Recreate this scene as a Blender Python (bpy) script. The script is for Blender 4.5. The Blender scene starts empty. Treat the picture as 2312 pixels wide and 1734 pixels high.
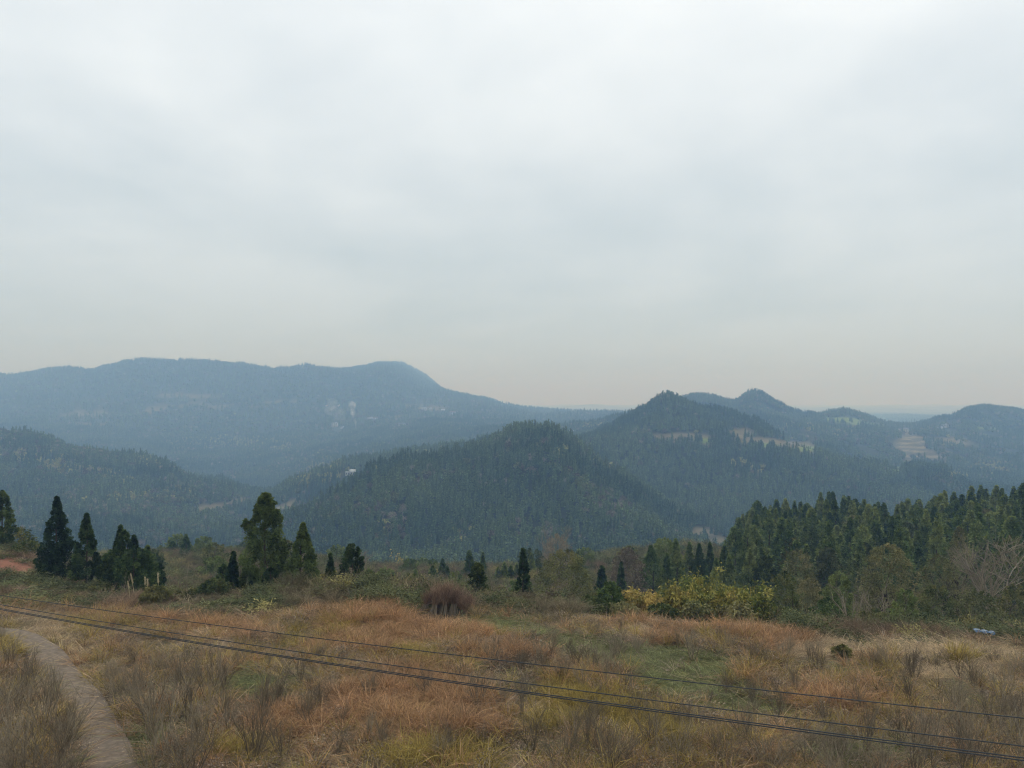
import bpy, math
import numpy as np
from mathutils import Vector, Matrix, Euler

rng = np.random.default_rng(11)
SC = bpy.context.scene
COL = SC.collection

# ---------------------------------------------------------------- camera
F, CX, HZ, CAMZ = 1733.0, 1156.0, 905.0, 10.0      # focal length / centre / horizon line of the 2312 px wide photograph
cam = bpy.data.cameras.new("camera")
cam.sensor_width = 36.0
cam.lens = F / 2312 * 36
cam.shift_y = (HZ - 867.0) / 2312
cam.clip_start = 0.5
cam.clip_end = 40000
camo = bpy.data.objects.new("camera", cam)
camo.location = (0, 0, CAMZ)
camo.rotation_euler = (math.radians(90), 0, 0)
COL.objects.link(camo)
SC.camera = camo

# ---------------------------------------------------------------- render settings
SC.view_settings.view_transform = 'Standard'
SC.view_settings.look = 'None'
SC.view_settings.exposure = 0.06
SC.view_settings.gamma = 1.0
SC.cycles.use_denoising = True
SC.cycles.denoiser = 'OPENIMAGEDENOISE'
SC.cycles.denoising_input_passes = 'RGB_ALBEDO_NORMAL'
SC.cycles.max_bounces = 6
SC.cycles.diffuse_bounces = 3
SC.cycles.transmission_bounces = 2
SC.cycles.volume_bounces = 1
SC.cycles.volume_step_rate = 1.0
SC.cycles.volume_max_steps = 256
SC.cycles.sample_clamp_indirect = 4
SC.cycles.use_persistent_data = False
SC.cycles.pixel_filter_type = 'BLACKMAN_HARRIS'
SC.cycles.filter_width = 1.15
SC.cycles.use_adaptive_sampling = False

# ---------------------------------------------------------------- world: overcast sky over a Nishita sky
SUN_EL, SUN_ROT = math.radians(48), math.radians(20)
world = bpy.data.worlds.new("World")
SC.world = world
world.use_nodes = True
wt = world.node_tree
wt.nodes.clear()


class NT:
    """small helper to write node trees"""
    def __init__(s, t): s.t = t
    def n(s, typ, ins=None, **kw):
        nd = s.t.nodes.new(typ)
        for k, v in kw.items(): setattr(nd, k, v)
        for k, v in (ins or {}).items():
            sk = nd.inputs[k]
            if isinstance(v, bpy.types.NodeSocket): s.t.links.new(v, sk)
            else: sk.default_value = v
        return nd
    def math(s, op, a, b=None, c=None, clamp=False):
        nd = s.t.nodes.new('ShaderNodeMath'); nd.operation = op; nd.use_clamp = clamp
        for i, v in enumerate((a, b, c)):
            if v is None: continue
            if isinstance(v, bpy.types.NodeSocket): s.t.links.new(v, nd.inputs[i])
            else: nd.inputs[i].default_value = v
        return nd.outputs[0]
    def mix(s, f, a, b, mode='MIX'):
        nd = s.t.nodes.new('ShaderNodeMix'); nd.data_type = 'RGBA'; nd.blend_type = mode
        for i, v in ((0, f), (6, a), (7, b)):
            if isinstance(v, bpy.types.NodeSocket): s.t.links.new(v, nd.inputs[i])
            else:
                if i and len(v) == 3: v = (*v, 1)
                nd.inputs[i].default_value = v
        return nd.outputs[2]
    def ramp(s, f, stops):
        nd = s.t.nodes.new('ShaderNodeValToRGB')
        e = nd.color_ramp.elements
        while len(e) < len(stops): e.new(0.5)
        for el, (p, c) in zip(e, stops):
            el.position = p; el.color = (*c, 1) if len(c) == 3 else c
        s.t.links.new(f, nd.inputs[0])
        return nd.outputs[0]


def srgb(r, g, b):
    return tuple(((c / 255) / 12.92 if c / 255 <= .04045 else (((c / 255) + .055) / 1.055) ** 2.4) for c in (r, g, b))


W = NT(wt)
sky = W.n('ShaderNodeTexSky', sky_type='NISHITA', sun_disc=False, sun_elevation=SUN_EL, sun_rotation=SUN_ROT)
tc = W.n('ShaderNodeTexCoord')
sep = W.n('ShaderNodeSeparateXYZ', {0: tc.outputs['Generated']})
dz = W.math('MAXIMUM', sep.outputs[2], 0.0)
dd = W.math('ADD', dz, 0.17)
cxn = W.math('DIVIDE', sep.outputs[0], dd)
cyn = W.math('DIVIDE', sep.outputs[1], dd)
cp = W.n('ShaderNodeCombineXYZ', {0: cxn, 1: cyn, 2: 0.35})
n1 = W.n('ShaderNodeTexNoise', {'Vector': cp.outputs[0], 'Scale': 0.85, 'Detail': 5.0, 'Roughness': 0.48, 'Distortion': 0.35})
n2 = W.n('ShaderNodeTexNoise', {'Vector': cp.outputs[0], 'Scale': 2.6, 'Detail': 4.0, 'Roughness': 0.5, 'Distortion': 0.2})
nn = W.math('ADD', W.math('MULTIPLY', n1.outputs[0], 0.75), W.math('MULTIPLY', n2.outputs[0], 0.25))
cl_hi = W.ramp(nn, [(0.36, srgb(200, 210, 216)), (0.46, srgb(212, 220, 225)), (0.60, srgb(229, 235, 238))])
cl_lo = W.ramp(nn, [(0.36, srgb(166, 182, 192)), (0.60, srgb(172, 187, 198))])
elev = W.ramp(dz, [(0.0, (0, 0, 0)), (0.10, (0.22, 0.22, 0.22)), (0.25, (0.66, 0.66, 0.66)), (0.46, (1, 1, 1))])
cloud = W.mix(elev, cl_lo, cl_hi)
# the cloud cover is about ten times the background strength, like the Nishita sky it hides
cloud10 = W.mix(1.0, cloud, (10.0, 10.0, 10.0), 'MULTIPLY')
skymix = W.mix(0.93, sky.outputs[0], cloud10)
# below the horizon the world is hidden by the ground
bg = W.n('ShaderNodeBackground', {'Color': skymix, 'Strength': 0.122})
wo = W.n('ShaderNodeOutputWorld', {'Surface': bg.outputs[0]})

sun = bpy.data.lights.new("sun", 'SUN')
sun.energy = 0.7
sun.angle = math.radians(25)
sun.color = (1.0, 0.97, 0.92)
suno = bpy.data.objects.new("sun", sun)
sd = Vector((math.sin(SUN_ROT) * math.cos(SUN_EL), math.cos(SUN_ROT) * math.cos(SUN_EL), math.sin(SUN_EL)))
suno.rotation_euler = sd.to_track_quat('Z', 'Y').to_euler()
suno.location = (0, 0, 150)
COL.objects.link(suno)


# ================================================================ helpers
def tag(o, label=None, cat=None, group=None, kind=None):
    if label: o['label'] = label
    if cat: o['category'] = cat
    if group: o['group'] = group
    if kind: o['kind'] = kind
    return o


def mesh_np(name, V, faces, mat=None, smooth=False, attrs=None):
    """faces: list of int arrays (n,k)"""
    me = bpy.data.meshes.new(name)
    V = np.asarray(V, dtype=np.float32).reshape(-1, 3)
    if isinstance(faces, np.ndarray): faces = [faces]
    faces = [np.asarray(f, dtype=np.int32) for f in faces if len(f)]
    me.vertices.add(len(V))
    me.vertices.foreach_set('co', V.ravel())
    if faces:
        loops = np.concatenate([f.ravel() for f in faces])
        sizes = np.concatenate([np.full(len(f), f.shape[1], dtype=np.int32) for f in faces])
        starts = np.concatenate([[0], np.cumsum(sizes)[:-1]]).astype(np.int32)
        me.loops.add(len(loops)); me.polygons.add(len(sizes))
        me.loops.foreach_set('vertex_index', loops)
        me.polygons.foreach_set('loop_start', starts)
        try: me.polygons.foreach_set('loop_total', sizes)
        except Exception: pass
        if smooth: me.polygons.foreach_set('use_smooth', np.ones(len(sizes), dtype=bool))
    for an, (typ, data) in (attrs or {}).items():
        a = me.attributes.new(an, typ, 'POINT')
        key = {'FLOAT': 'value', 'INT': 'value', 'FLOAT_VECTOR': 'vector', 'FLOAT_COLOR': 'color'}[typ]
        a.data.foreach_set(key, np.ascontiguousarray(data).astype(np.int32 if typ == 'INT' else np.float32).ravel())
    me.update(calc_edges=True)
    me.validate()
    if mat: me.materials.append(mat)
    return me


def link(name, me, parent=None, loc=(0, 0, 0), rz=0.0, sc=None):
    o = bpy.data.objects.new(name, me)
    o.location = loc
    o.rotation_euler = (0, 0, rz)
    if sc is not None: o.scale = sc if hasattr(sc, '__len__') else (sc, sc, sc)
    COL.objects.link(o)
    if parent: o.parent = parent
    return o


def unit(v):
    return v / np.maximum(np.linalg.norm(v, axis=-1, keepdims=True), 1e-9)


def rand_dirs(n, r=rng):
    return unit(r.normal(size=(n, 3)))


class Geo:
    """collects diamond leaves, tubes, boxes with a per-vertex 'vary' value"""
    def __init__(s): s.V, s.Q, s.T, s.A, s.n = [], [], [], [], 0
    def add(s, V, Q=None, T=None, vary=0.5):
        V = np.asarray(V, dtype=float).reshape(-1, 3)
        s.V.append(V)
        a = np.full(len(V), vary, dtype=float) if np.isscalar(vary) else np.asarray(vary, dtype=float)
        s.A.append(a)
        if Q is not None and len(Q): s.Q.append(np.asarray(Q) + s.n)
        if T is not None and len(T): s.T.append(np.asarray(T) + s.n)
        s.n += len(V)
    def leaves(s, C, D, L, Wd, bend=0.0, vary=None, r=rng):
        """diamond leaves: base C, direction D (unit), length L, width Wd"""
        n = len(C)
        if n == 0: return
        L = np.broadcast_to(np.asarray(L, dtype=float), (n,))[:, None]
        Wd = np.broadcast_to(np.asarray(Wd, dtype=float), (n,))[:, None]
        side = unit(np.cross(D, rand_dirs(n, r)))
        mid = C + D * L * 0.5
        tip = C + D * L - np.array([0, 0, 1.0]) * L * bend
        V = np.stack([C, mid + side * Wd * 0.5, tip, mid - side * Wd * 0.5], axis=1).reshape(-1, 3)
        Q = np.arange(n * 4).reshape(n, 4)
        if vary is None: vary = r.random(n)
        s.add(V, Q=Q, vary=np.repeat(np.broadcast_to(vary, (n,)), 4))
    def tube(s, pts, rad, sides=4, vary=0.5, cap=False):
        pts = np.asarray(pts, dtype=float); rad = np.broadcast_to(np.asarray(rad, dtype=float), (len(pts),))
        t = unit(np.gradient(pts, axis=0))
        up = np.array([0.13, 0.07, 1.0]) if abs(t[0, 2]) < 0.9 else np.array([1.0, 0.1, 0.0])
        a = unit(np.cross(t, up)); b = np.cross(t, a)
        ang = np.arange(sides) / sides * 2 * math.pi
        ring = pts[:, None] + rad[:, None, None] * (np.cos(ang)[None, :, None] * a[:, None] + np.sin(ang)[None, :, None] * b[:, None])
        m = len(pts)
        i = np.arange(m - 1)[:, None] * sides; j = np.arange(sides)[None]
        Q = np.stack([i + j, i + (j + 1) % sides, i + sides + (j + 1) % sides, i + sides + j], axis=-1).reshape(-1, 4)
        s.add(ring.reshape(-1, 3), Q=Q, vary=vary)
        if cap:
            s.add([*ring[0], *ring[-1]], T=None, vary=vary)
            k = s.n - 2 * sides
            for off, rev in ((k, True), (k + sides, False)):
                for q in range(1, sides - 1):
                    tri = [off, off + q, off + q + 1]
                    s.T.append(np.array([tri[::-1] if rev else tri]))
    def box(s, c, size, rz=0.0, vary=0.5):
        c = np.asarray(c, float); h = np.asarray(size, float) / 2
        P = np.array([[x, y, z] for x in (-1, 1) for y in (-1, 1) for z in (-1, 1)]) * h
        ca, sa = math.cos(rz), math.sin(rz)
        P = np.stack([P[:, 0] * ca - P[:, 1] * sa, P[:, 0] * sa + P[:, 1] * ca, P[:, 2]], 1) + c
        Q = [[0, 1, 3, 2], [4, 6, 7, 5], [0, 4, 5, 1], [2, 3, 7, 6], [0, 2, 6, 4], [1, 5, 7, 3]]
        s.add(P, Q=Q, vary=vary)
    def mesh(s, name, mat, smooth=False):
        V = np.concatenate(s.V)
        fs = []
        if s.Q: fs.append(np.concatenate(s.Q))
        if s.T: fs.append(np.concatenate(s.T))
        return mesh_np(name, V, fs, mat, smooth, {'vary': ('FLOAT', np.concatenate(s.A))})


# ---------------------------------------------------------------- value noise
def _hash(ix, iy, seed):
    h = (ix.astype(np.int64) * 374761393 + iy.astype(np.int64) * 668265263 + seed * 1442695041) & 0xffffffff
    h = ((h ^ (h >> 13)) * 1274126177) & 0xffffffff
    return ((h ^ (h >> 16)) & 0xffff) / 65535.0


def vnoise(x, y, seed=0):
    x = np.asarray(x, float); y = np.asarray(y, float)
    ix, iy = np.floor(x), np.floor(y)
    fx, fy = x - ix, y - iy
    fx = fx * fx * (3 - 2 * fx); fy = fy * fy * (3 - 2 * fy)
    a = _hash(ix, iy, seed); b = _hash(ix + 1, iy, seed); c = _hash(ix, iy + 1, seed); d = _hash(ix + 1, iy + 1, seed)
    return (a * (1 - fx) + b * fx) * (1 - fy) + (c * (1 - fx) + d * fx) * fy


def fbm(x, y, oct=4, seed=0, rough=0.5):
    s, a, t = 0, 1.0, 0
    for i in range(oct):
        s = s + a * vnoise(x * 2 ** i + 17.3 * i, y * 2 ** i - 9.1 * i, seed + i); t += a; a *= rough
    return s / t          # 0..1


# ================================================================ terrain
# Each curve is a line over the land (a ridge, a valley floor, a field edge):
# (photo column X, photo row Y, distance, height of the trees standing on it).
def _c(s, d=None, h=0):
    out = []
    for t in s:
        X, Y = t[0], t[1]
        out.append((X, Y, t[2] if len(t) > 2 else d, t[3] if len(t) > 3 else h))
    return out


CURVES = [
    _c([(-1300, None, 4), (3600, None, 4)]),
    _c([(-1300, 1734, 21), (3600, 1734, 21)]),
    _c([(-1300, 1150, 70), (-600, 1160, 66), (0, 1235, 60), (80, 1270, 56), (150, 1330, 48), (300, 1372, 41), (500, 1366, 41), (700, 1350, 41),
        (850, 1345, 41), (1000, 1360, 39.5), (1150, 1376, 38), (1300, 1402, 36.5), (1500, 1410, 35.5), (1700, 1422, 35), (1900, 1448, 34), (2312, 1456, 33.5), (3600, 1456, 33.5)]),
    _c([(-1300, 1240, 90), (0, 1320, 78), (150, 1370, 66), (300, 1395, 58), (700, 1385, 56), (850, 1395, 55), (1300, 1440, 52), (1600, 1462, 51), (1900, 1475, 50), (2312, 1470, 50), (3600, 1470, 50)]),
    _c([(-1300, 1300, 120), (0, 1318, 112), (300, 1312, 98), (700, 1318, 95), (850, 1340, 95), (1150, 1355, 95), (1500, 1378, 95), (1800, 1370, 92), (2312, 1350, 88), (3600, 1345, 88)]),
    _c([(-1300, 1290, 170, 0), (0, 1280, 165, 0), (300, 1262, 150, 0), (550, 1258, 150), (700, 1272, 155), (850, 1292, 160), (1200, 1292, 160), (1350, 1270, 175), (1560, 1248, 190), (1620, 1255, 175), (1650, 1205, 170, 9),
        (1696, 1143, 170, 9), (1776, 1133, 170, 9), (1884, 1122, 170, 9), (2018, 1143, 168, 9), (2098, 1130, 164, 9), (2185, 1099, 160, 9), (2264, 1091, 158, 9), (2400, 1096, 158, 9), (3600, 1096, 158, 9)]),
    _c([(-1300, 1410, 300), (300, 1410, 300), (560, 1420, 300), (850, 1400, 280), (1500, 1340, 290), (1600, 1330, 290), (1750, 1300, 280), (3600, 1300, 280)]),
    _c([(-1300, 1270, 420), (300, 1290, 420), (560, 1330, 420), (700, 1290, 385), (1000, 1283, 375), (1500, 1280, 375), (1620, 1275, 380), (2312, 1290, 400), (3600, 1290, 400)]),
    _c([(-1300, 1120, 600, 6), (0, 1130, 600, 6), (300, 1150, 600, 6), (430, 1180, 600, 6), (560, 1200, 560, 3), (630, 1165, 520, 4), (665, 1150, 508, 8), (700, 1134, 500, 8), (761, 1091, 510, 8), (827, 1051, 530, 8),
        (895, 1022, 550, 8), (996, 1011, 570, 8), (1080, 993, 590, 8), (1119, 979, 600, 8), (1152, 964, 600, 8), (1190, 956, 600, 8), (1235, 954, 600, 8), (1271, 968, 600, 8), (1300, 985, 600, 8), (1340, 1015, 596, 8),
        (1387, 1048, 590, 8), (1459, 1090, 570, 8), (1500, 1125, 560, 8), (1600, 1180, 540, 8), (1800, 1225, 520, 8), (2312, 1240, 500, 8), (3600, 1240, 500, 8)]),
    _c([(-1300, 1040, 750, 6), (0, 1045, 750, 6), (200, 1060, 750, 6), (430, 1115, 700, 6), (560, 1200, 680, 4), (640, 1185, 640, 4), (700, 1190, 640, 4), (800, 1140, 650, 6), (900, 1090, 650, 6), (1000, 1065, 660, 8), (1100, 1050, 670, 8),
        (1235, 1015, 680, 8), (1300, 1020, 672, 8), (1387, 1055, 665, 8), (1459, 1090, 660, 8), (1500, 1108, 655, 8), (1600, 1110, 650, 8), (1800, 1115, 650, 8), (2200, 1130, 650, 8), (3600, 1140, 650, 8)]),
    _c([(-1300, 950, 900), (0, 961, 900), (90, 972, 900), (155, 997, 890), (195, 1004, 880), (271, 1015, 860), (325, 1020, 850), (380, 1037, 840), (434, 1073, 820), (524, 1095, 800), (564, 1127, 790), (600, 1118, 790),
        (650, 1080, 795), (700, 1060, 800), (765, 1033, 810), (834, 1022, 820), (895, 1015, 820), (953, 1008, 820), (1044, 992, 820), (1098, 981, 820), (1127, 977, 820), (1235, 975, 800), (1300, 984, 800), (1358, 975, 790),
        (1434, 979, 780, 4), (1512, 984, 780, 3), (1650, 988, 780, 3), (1743, 992, 780, 3), (1837, 1006, 780, 4), (1860, 1017, 790), (1946, 1035, 800), (2054, 1046, 800), (2127, 1050, 800), (2156, 1070, 790), (2192, 1095, 780), (2312, 1112, 760), (3600, 1112, 760)], h=8),
    _c([(-1300, 1060, 1050), (500, 1075, 1000), (620, 1120, 960), (700, 1100, 980), (900, 1060, 1000), (1127, 1010, 950), (1235, 985, 900), (1297, 985, 900), (1358, 966, 900), (1387, 951, 900), (1434, 926, 900), (1459, 911, 900),
        (1485, 893, 900), (1500, 885, 900), (1512, 882, 900), (1534, 892, 900), (1584, 911, 900), (1657, 922, 900), (1714, 944, 900), (1743, 962, 900), (1800, 995, 900), (1860, 1012, 900), (1946, 1045, 900), (2054, 1060, 900), (2200, 1080, 900), (3600, 1090, 900)], h=8),
    _c([(-1300, 1050, 1200), (0, 1050, 1200), (300, 1060, 1200), (500, 1090, 1200), (600, 1105, 1150), (800, 1040, 1150), (1000, 1010, 1150), (1200, 990, 1150), (1400, 965, 1150), (1500, 962, 1100), (1700, 980, 1100), (1860, 1000, 1050),
        (1946, 1025, 1030), (2000, 1045, 1000), (2100, 1048, 1000), (2200, 1060, 1000), (3600, 1070, 1000)], h=5),
    _c([(-1300, 985, 1500), (0, 985, 1500), (300, 1010, 1500), (500, 1030, 1500), (700, 1010, 1500), (900, 985, 1500), (1000, 970, 1450), (1127, 965, 1400), (1200, 962, 1350), (1271, 957, 1300), (1351, 945, 1300), (1405, 935, 1300),
        (1541, 928, 1300), (1700, 932, 1300), (1811, 955, 1250), (1900, 962, 1250), (1960, 970, 1280, 4), (2020, 981, 1300, 0), (2090, 981, 1300, 0), (2130, 975, 1300, 6), (2312, 985, 1300), (3600, 990, 1300)], h=7),
    _c([(-1300, 930, 1900), (300, 935, 1900), (500, 940, 1900), (700, 945, 1900), (900, 940, 1850), (1000, 940, 1800), (1127, 945, 1700), (1200, 950, 1600), (1271, 955, 1540), (1405, 945, 1500), (1500, 905, 1500), (1541, 893, 1500), (1560, 887, 1500),
        (1580, 885, 1500), (1620, 893, 1500), (1650, 902, 1500), (1660, 901, 1500), (1680, 888, 1500), (1692, 880, 1500), (1706, 877, 1500), (1722, 885, 1500), (1738, 894, 1500), (1757, 905, 1500), (1785, 920, 1500), (1811, 926, 1500), (1850, 928, 1500), (1880, 922, 1500), (1902, 917, 1500),
        (1938, 926, 1500), (1960, 935, 1500), (1985, 945, 1500), (2030, 956, 1500), (2060, 956, 1500), (2090, 947, 1500), (2130, 933, 1500), (2150, 935, 1500), (2180, 918, 1500), (2205, 914, 1500), (2225, 911, 1500), (2270, 916, 1500), (2312, 925, 1500), (3600, 930, 1500)], h=10),
    _c([(-1300, 850, 2500), (0, 842, 2500), (22, 845, 2500), (58, 838, 2500), (94, 831, 2500), (156, 824, 2500), (206, 832, 2500), (239, 822, 2500), (275, 814, 2500), (325, 809, 2500), (398, 812, 2500), (463, 813, 2500), (535, 818, 2500),
        (615, 829, 2500), (651, 827, 2500), (694, 820, 2500), (723, 826, 2500), (772, 832, 2500), (830, 829, 2500), (855, 824, 2500), (880, 829, 2500), (905, 843, 2500), (953, 868, 2550), (989, 877, 2550), (1044, 888, 2600), (1098, 897, 2650), (1134, 909, 2650), (1174, 917, 2700),
        (1242, 921, 2700), (1315, 925, 2700), (1416, 927, 2700), (1500, 945, 2600), (1600, 955, 2600), (3600, 955, 2600)], h=11),
    _c([(-1300, 900, 4000), (700, 860, 4000), (820, 832, 4000), (850, 825, 4000), (881, 824, 4000), (910, 823, 4000), (931, 833, 4000), (960, 848, 4000), (989, 871, 4000), (1020, 900, 4000), (1100, 925, 4000), (1242, 934, 4000), (3600, 938, 4000)], h=13),
    _c([(-1300, 931, 5200), (3600, 931, 5200)]),
    _c([(-1300, 923, 8000), (1250, 921, 8000), (1333, 913, 8000), (1400, 918, 8000), (1480, 922, 8000), (1900, 919, 8000), (2100, 917, 8000), (2312, 921, 8000), (3600, 921, 8000)]),
    _c([(-1300, 914, 14000), (3600, 914, 14000)]),
]
_XS = np.arange(-1300, 3601, 4.0)
_Dt, _Zt = [], []
for c in CURVES:
    X = np.array([p[0] for p in c], float)
    D = np.interp(_XS, X, [p[2] for p in c])
    if c[0][1] is None:
        Z = np.full_like(_XS, -9.6)
    else:
        Z = (HZ - np.interp(_XS, X, [p[1] for p in c])) / F * D - np.interp(_XS, X, [p[3] for p in c])
    k = np.array([0.25, 0.5, 0.25])
    if D[0] > 300:      # keep ridge lines sharp, only take the corners off
        Z = np.convolve(np.pad(Z, 1, 'edge'), k, 'valid'); D = np.convolve(np.pad(D, 1, 'edge'), k, 'valid')
    else:
        for _ in range(6):
            Z = np.convolve(np.pad(Z, 2, 'edge'), np.ones(5) / 5, 'valid'); D = np.convolve(np.pad(D, 2, 'edge'), np.ones(5) / 5, 'valid')
    _Dt.append(D); _Zt.append(Z)
_Dt, _Zt = np.array(_Dt), np.array(_Zt)
NC = len(CURVES)
# slopes (monotone in log distance), per column
_Ld = np.log(_Dt)
_s = np.diff(_Zt, axis=0) / np.diff(_Ld, axis=0)
_M = np.zeros_like(_Zt)
_M[1:-1] = np.where(_s[:-1] * _s[1:] > 0, 2 * _s[:-1] * _s[1:] / (_s[:-1] + _s[1:] + 1e-12), 0)
_M[0] = _s[0]; _M[-1] = _s[-1]


def _col(tab, k, X):
    f = np.clip((X - _XS[0]) / 4.0, 0, len(_XS) - 1.001); i = f.astype(int); w = f - i
    return tab[k, i] * (1 - w) + tab[k, i + 1] * w


def tz(x, y):
    """height of the land at world x, y"""
    x = np.atleast_1d(np.asarray(x, float)); y = np.atleast_1d(np.asarray(y, float))
    yy = np.maximum(y, 4.0)
    X = CX + F * x / yy
    z = np.zeros_like(yy); k = np.zeros(len(yy), int)
    for j in range(1, NC - 1):
        k += (yy > _col(_Dt, np.full(len(yy), j), X))
    l0, l1 = _col(_Ld, k, X), _col(_Ld, k + 1, X)
    z0, z1 = _col(_Zt, k, X), _col(_Zt, k + 1, X)
    m0, m1 = _col(_M, k, X), _col(_M, k + 1, X)
    h = l1 - l0
    t = np.clip((np.log(yy) - l0) / h, 0, 1)
    z = (2 * t**3 - 3 * t**2 + 1) * z0 + (t**3 - 2 * t**2 + t) * h * m0 + (-2 * t**3 + 3 * t**2) * z1 + (t**3 - t**2) * h * m1
    # relief: gullies and bumps that grow with distance
    A = np.interp(yy, [0, 45, 150, 400, 900, 1500, 2500, 4500, 8000, 14000], [0.12, 0.22, 1.0, 4.5, 7, 8, 12, 14, 22, 10])
    S = np.interp(yy, [0, 45, 150, 400, 900, 1500, 2500, 8000], [2.5, 4.0, 18, 55, 80, 110, 220, 900])
    kk = np.clip((yy - 40) / 60, 0, 1)
    near = (fbm(x / 3.1, y / 3.1, 3, 5) - 0.5) * 0.5
    # the noise fades out on the ridge lines themselves so that they keep their outline
    edge = np.minimum(t, 1 - t) * 2
    edge = np.where(yy > 200, np.clip(0.15 + edge * 1.3, 0, 1), 1)
    gul = 1 - np.abs(fbm(x / 55 + y / 210, y / 260, 3, 41) - 0.5) * 5
    far = ((fbm(x / 90 + 3, y / 150, 4, 21) - 0.5) * 2 - gul * 0.9 * (yy > 300)) * A * edge
    far = np.where(yy > 1400, (fbm(x / 230 + 3, y / 420, 5, 31) - 0.5) * 2 * A * edge * 1.6, far)
    return z + CAMZ + near * (1 - kk) + far * kk


def px_of(x, y, z):
    return CX + F * x / y, HZ - F * (z - CAMZ) / y


def on_land(X, Y, dmin=14, dmax=13000, n=3000):
    """world point where the sight line through photo point (X, Y) meets the land"""
    d = np.exp(np.linspace(math.log(dmin), math.log(dmax), n))
    x = (X - CX) / F * d
    z = tz(x, d)
    Yp = HZ - F * (z - CAMZ) / d
    i = np.argmax(Yp <= Y)
    if Yp[i] > Y: i = n - 1
    return float(x[i]), float(d[i]), float(z[i])


def at(X, d):
    x = (X - CX) / F * d
    return x, d, float(tz(x, d)[0])


# ---------------------------------------------------------------- land cover (a map over the land)
def ell(X, Y, spec, soft=0.35):
    """weight of soft ellipses; spec rows (cx, cy, rx, ry[, tilt])"""
    w = np.zeros_like(X)
    for s in spec:
        a = math.radians(s[4]) if len(s) > 4 else 0
        dx, dy = X - s[0], Y - s[1]
        u = (dx * math.cos(a) + dy * math.sin(a)) / s[2]; v = (-dx * math.sin(a) + dy * math.cos(a)) / s[3]
        r = np.sqrt(u * u + v * v)
        w = np.maximum(w, np.clip((1 + soft - r) / (2 * soft), 0, 1))
    return w


# open ground on the hills: (X, Y, rx, ry, tilt)
TAN = [(1545, 988, 85, 9, 2), (1672, 978, 30, 14, 0), (1725, 998, 70, 12, 4), (1805, 1010, 60, 14, 8), (1590, 1010, 30, 6, 0), (632, 1148, 40, 12, -28), (600, 1165, 30, 9, -20), (1625, 1228, 30, 16, -10),
       (1590, 1205, 36, 12, -8), (2060, 1010, 34, 34, 20), (2100, 1030, 36, 16, 18), (2050, 1048, 12, 6, 0), (1970, 956, 10, 4, 0),
       (470, 1150, 45, 12, -10), (545, 1135, 40, 8, -15),
       (420, 1270, 150, 22, 0), (560, 1290, 80, 22, 0), (700, 1290, 60, 16, 0)]
GRN = [(1596, 996, 22, 5, 0), (1722, 1004, 34, 5, 4), (1822, 1014, 22, 6, 0), (2020, 1062, 26, 8, 0), (1830, 935, 34, 4, 2), (1795, 927, 22, 4, 0), (1900, 948, 55, 6, 4), (1960, 958, 40, 5, 3), (2240, 968, 60, 3, 0), (1985, 944, 20, 3, 0)]
FARP = [(200, 935, 60, 9, -4), (330, 925, 120, 8, -3), (480, 915, 110, 7, 2), (420, 892, 90, 6, 2), (690, 960, 40, 4, 0), (860, 945, 60, 5, -3), (960, 920, 60, 6, 3), (1010, 905, 40, 4, 5), (180, 960, 70, 6, 0), (930, 963, 30, 4, 0), (620, 905, 60, 5, 2)]
YEL = [(735, 1062, 36, 30, -30), (690, 1085, 30, 18, -30), (60, 1040, 90, 14, 5), (140, 1060, 90, 12, 12), (240, 1078, 60, 12, 10), (330, 1045, 30, 10, 20), (300, 1130, 120, 10, -6), (850, 1020, 30, 4, -6),
       (2230, 1060, 50, 14, 0), (2160, 1075, 30, 12, 0), (1880, 975, 60, 8, 6), (1760, 968, 26, 8, 0), (1350, 965, 30, 6, 0), (1690, 1060, 40, 12, 20), (1380, 1065, 16, 12, 45),
       (640, 1015, 26, 8, -10), (520, 1000, 120, 10, 0), (930, 1040, 100, 7, -14), (860, 1205, 26, 28, 0), (1047, 1212, 14, 22, 0), (1350, 1050, 24, 8, 30), (2150, 1000, 40, 12, 0), (1260, 1030, 16, 8, 20)]

PADDY = [(2062, 1012, 36, 36, 20), (2100, 1032, 36, 14, 18)]
C_FOREST = np.array(srgb(58, 62, 44)); C_TAN = np.array(srgb(116, 106, 78)); C_GRN = np.array(srgb(118, 134, 72)); C_SCR = np.array(srgb(120, 108, 76))
C_RED = np.array(srgb(140, 96, 76)); C_SOIL = np.array(srgb(96, 80, 60))


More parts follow.
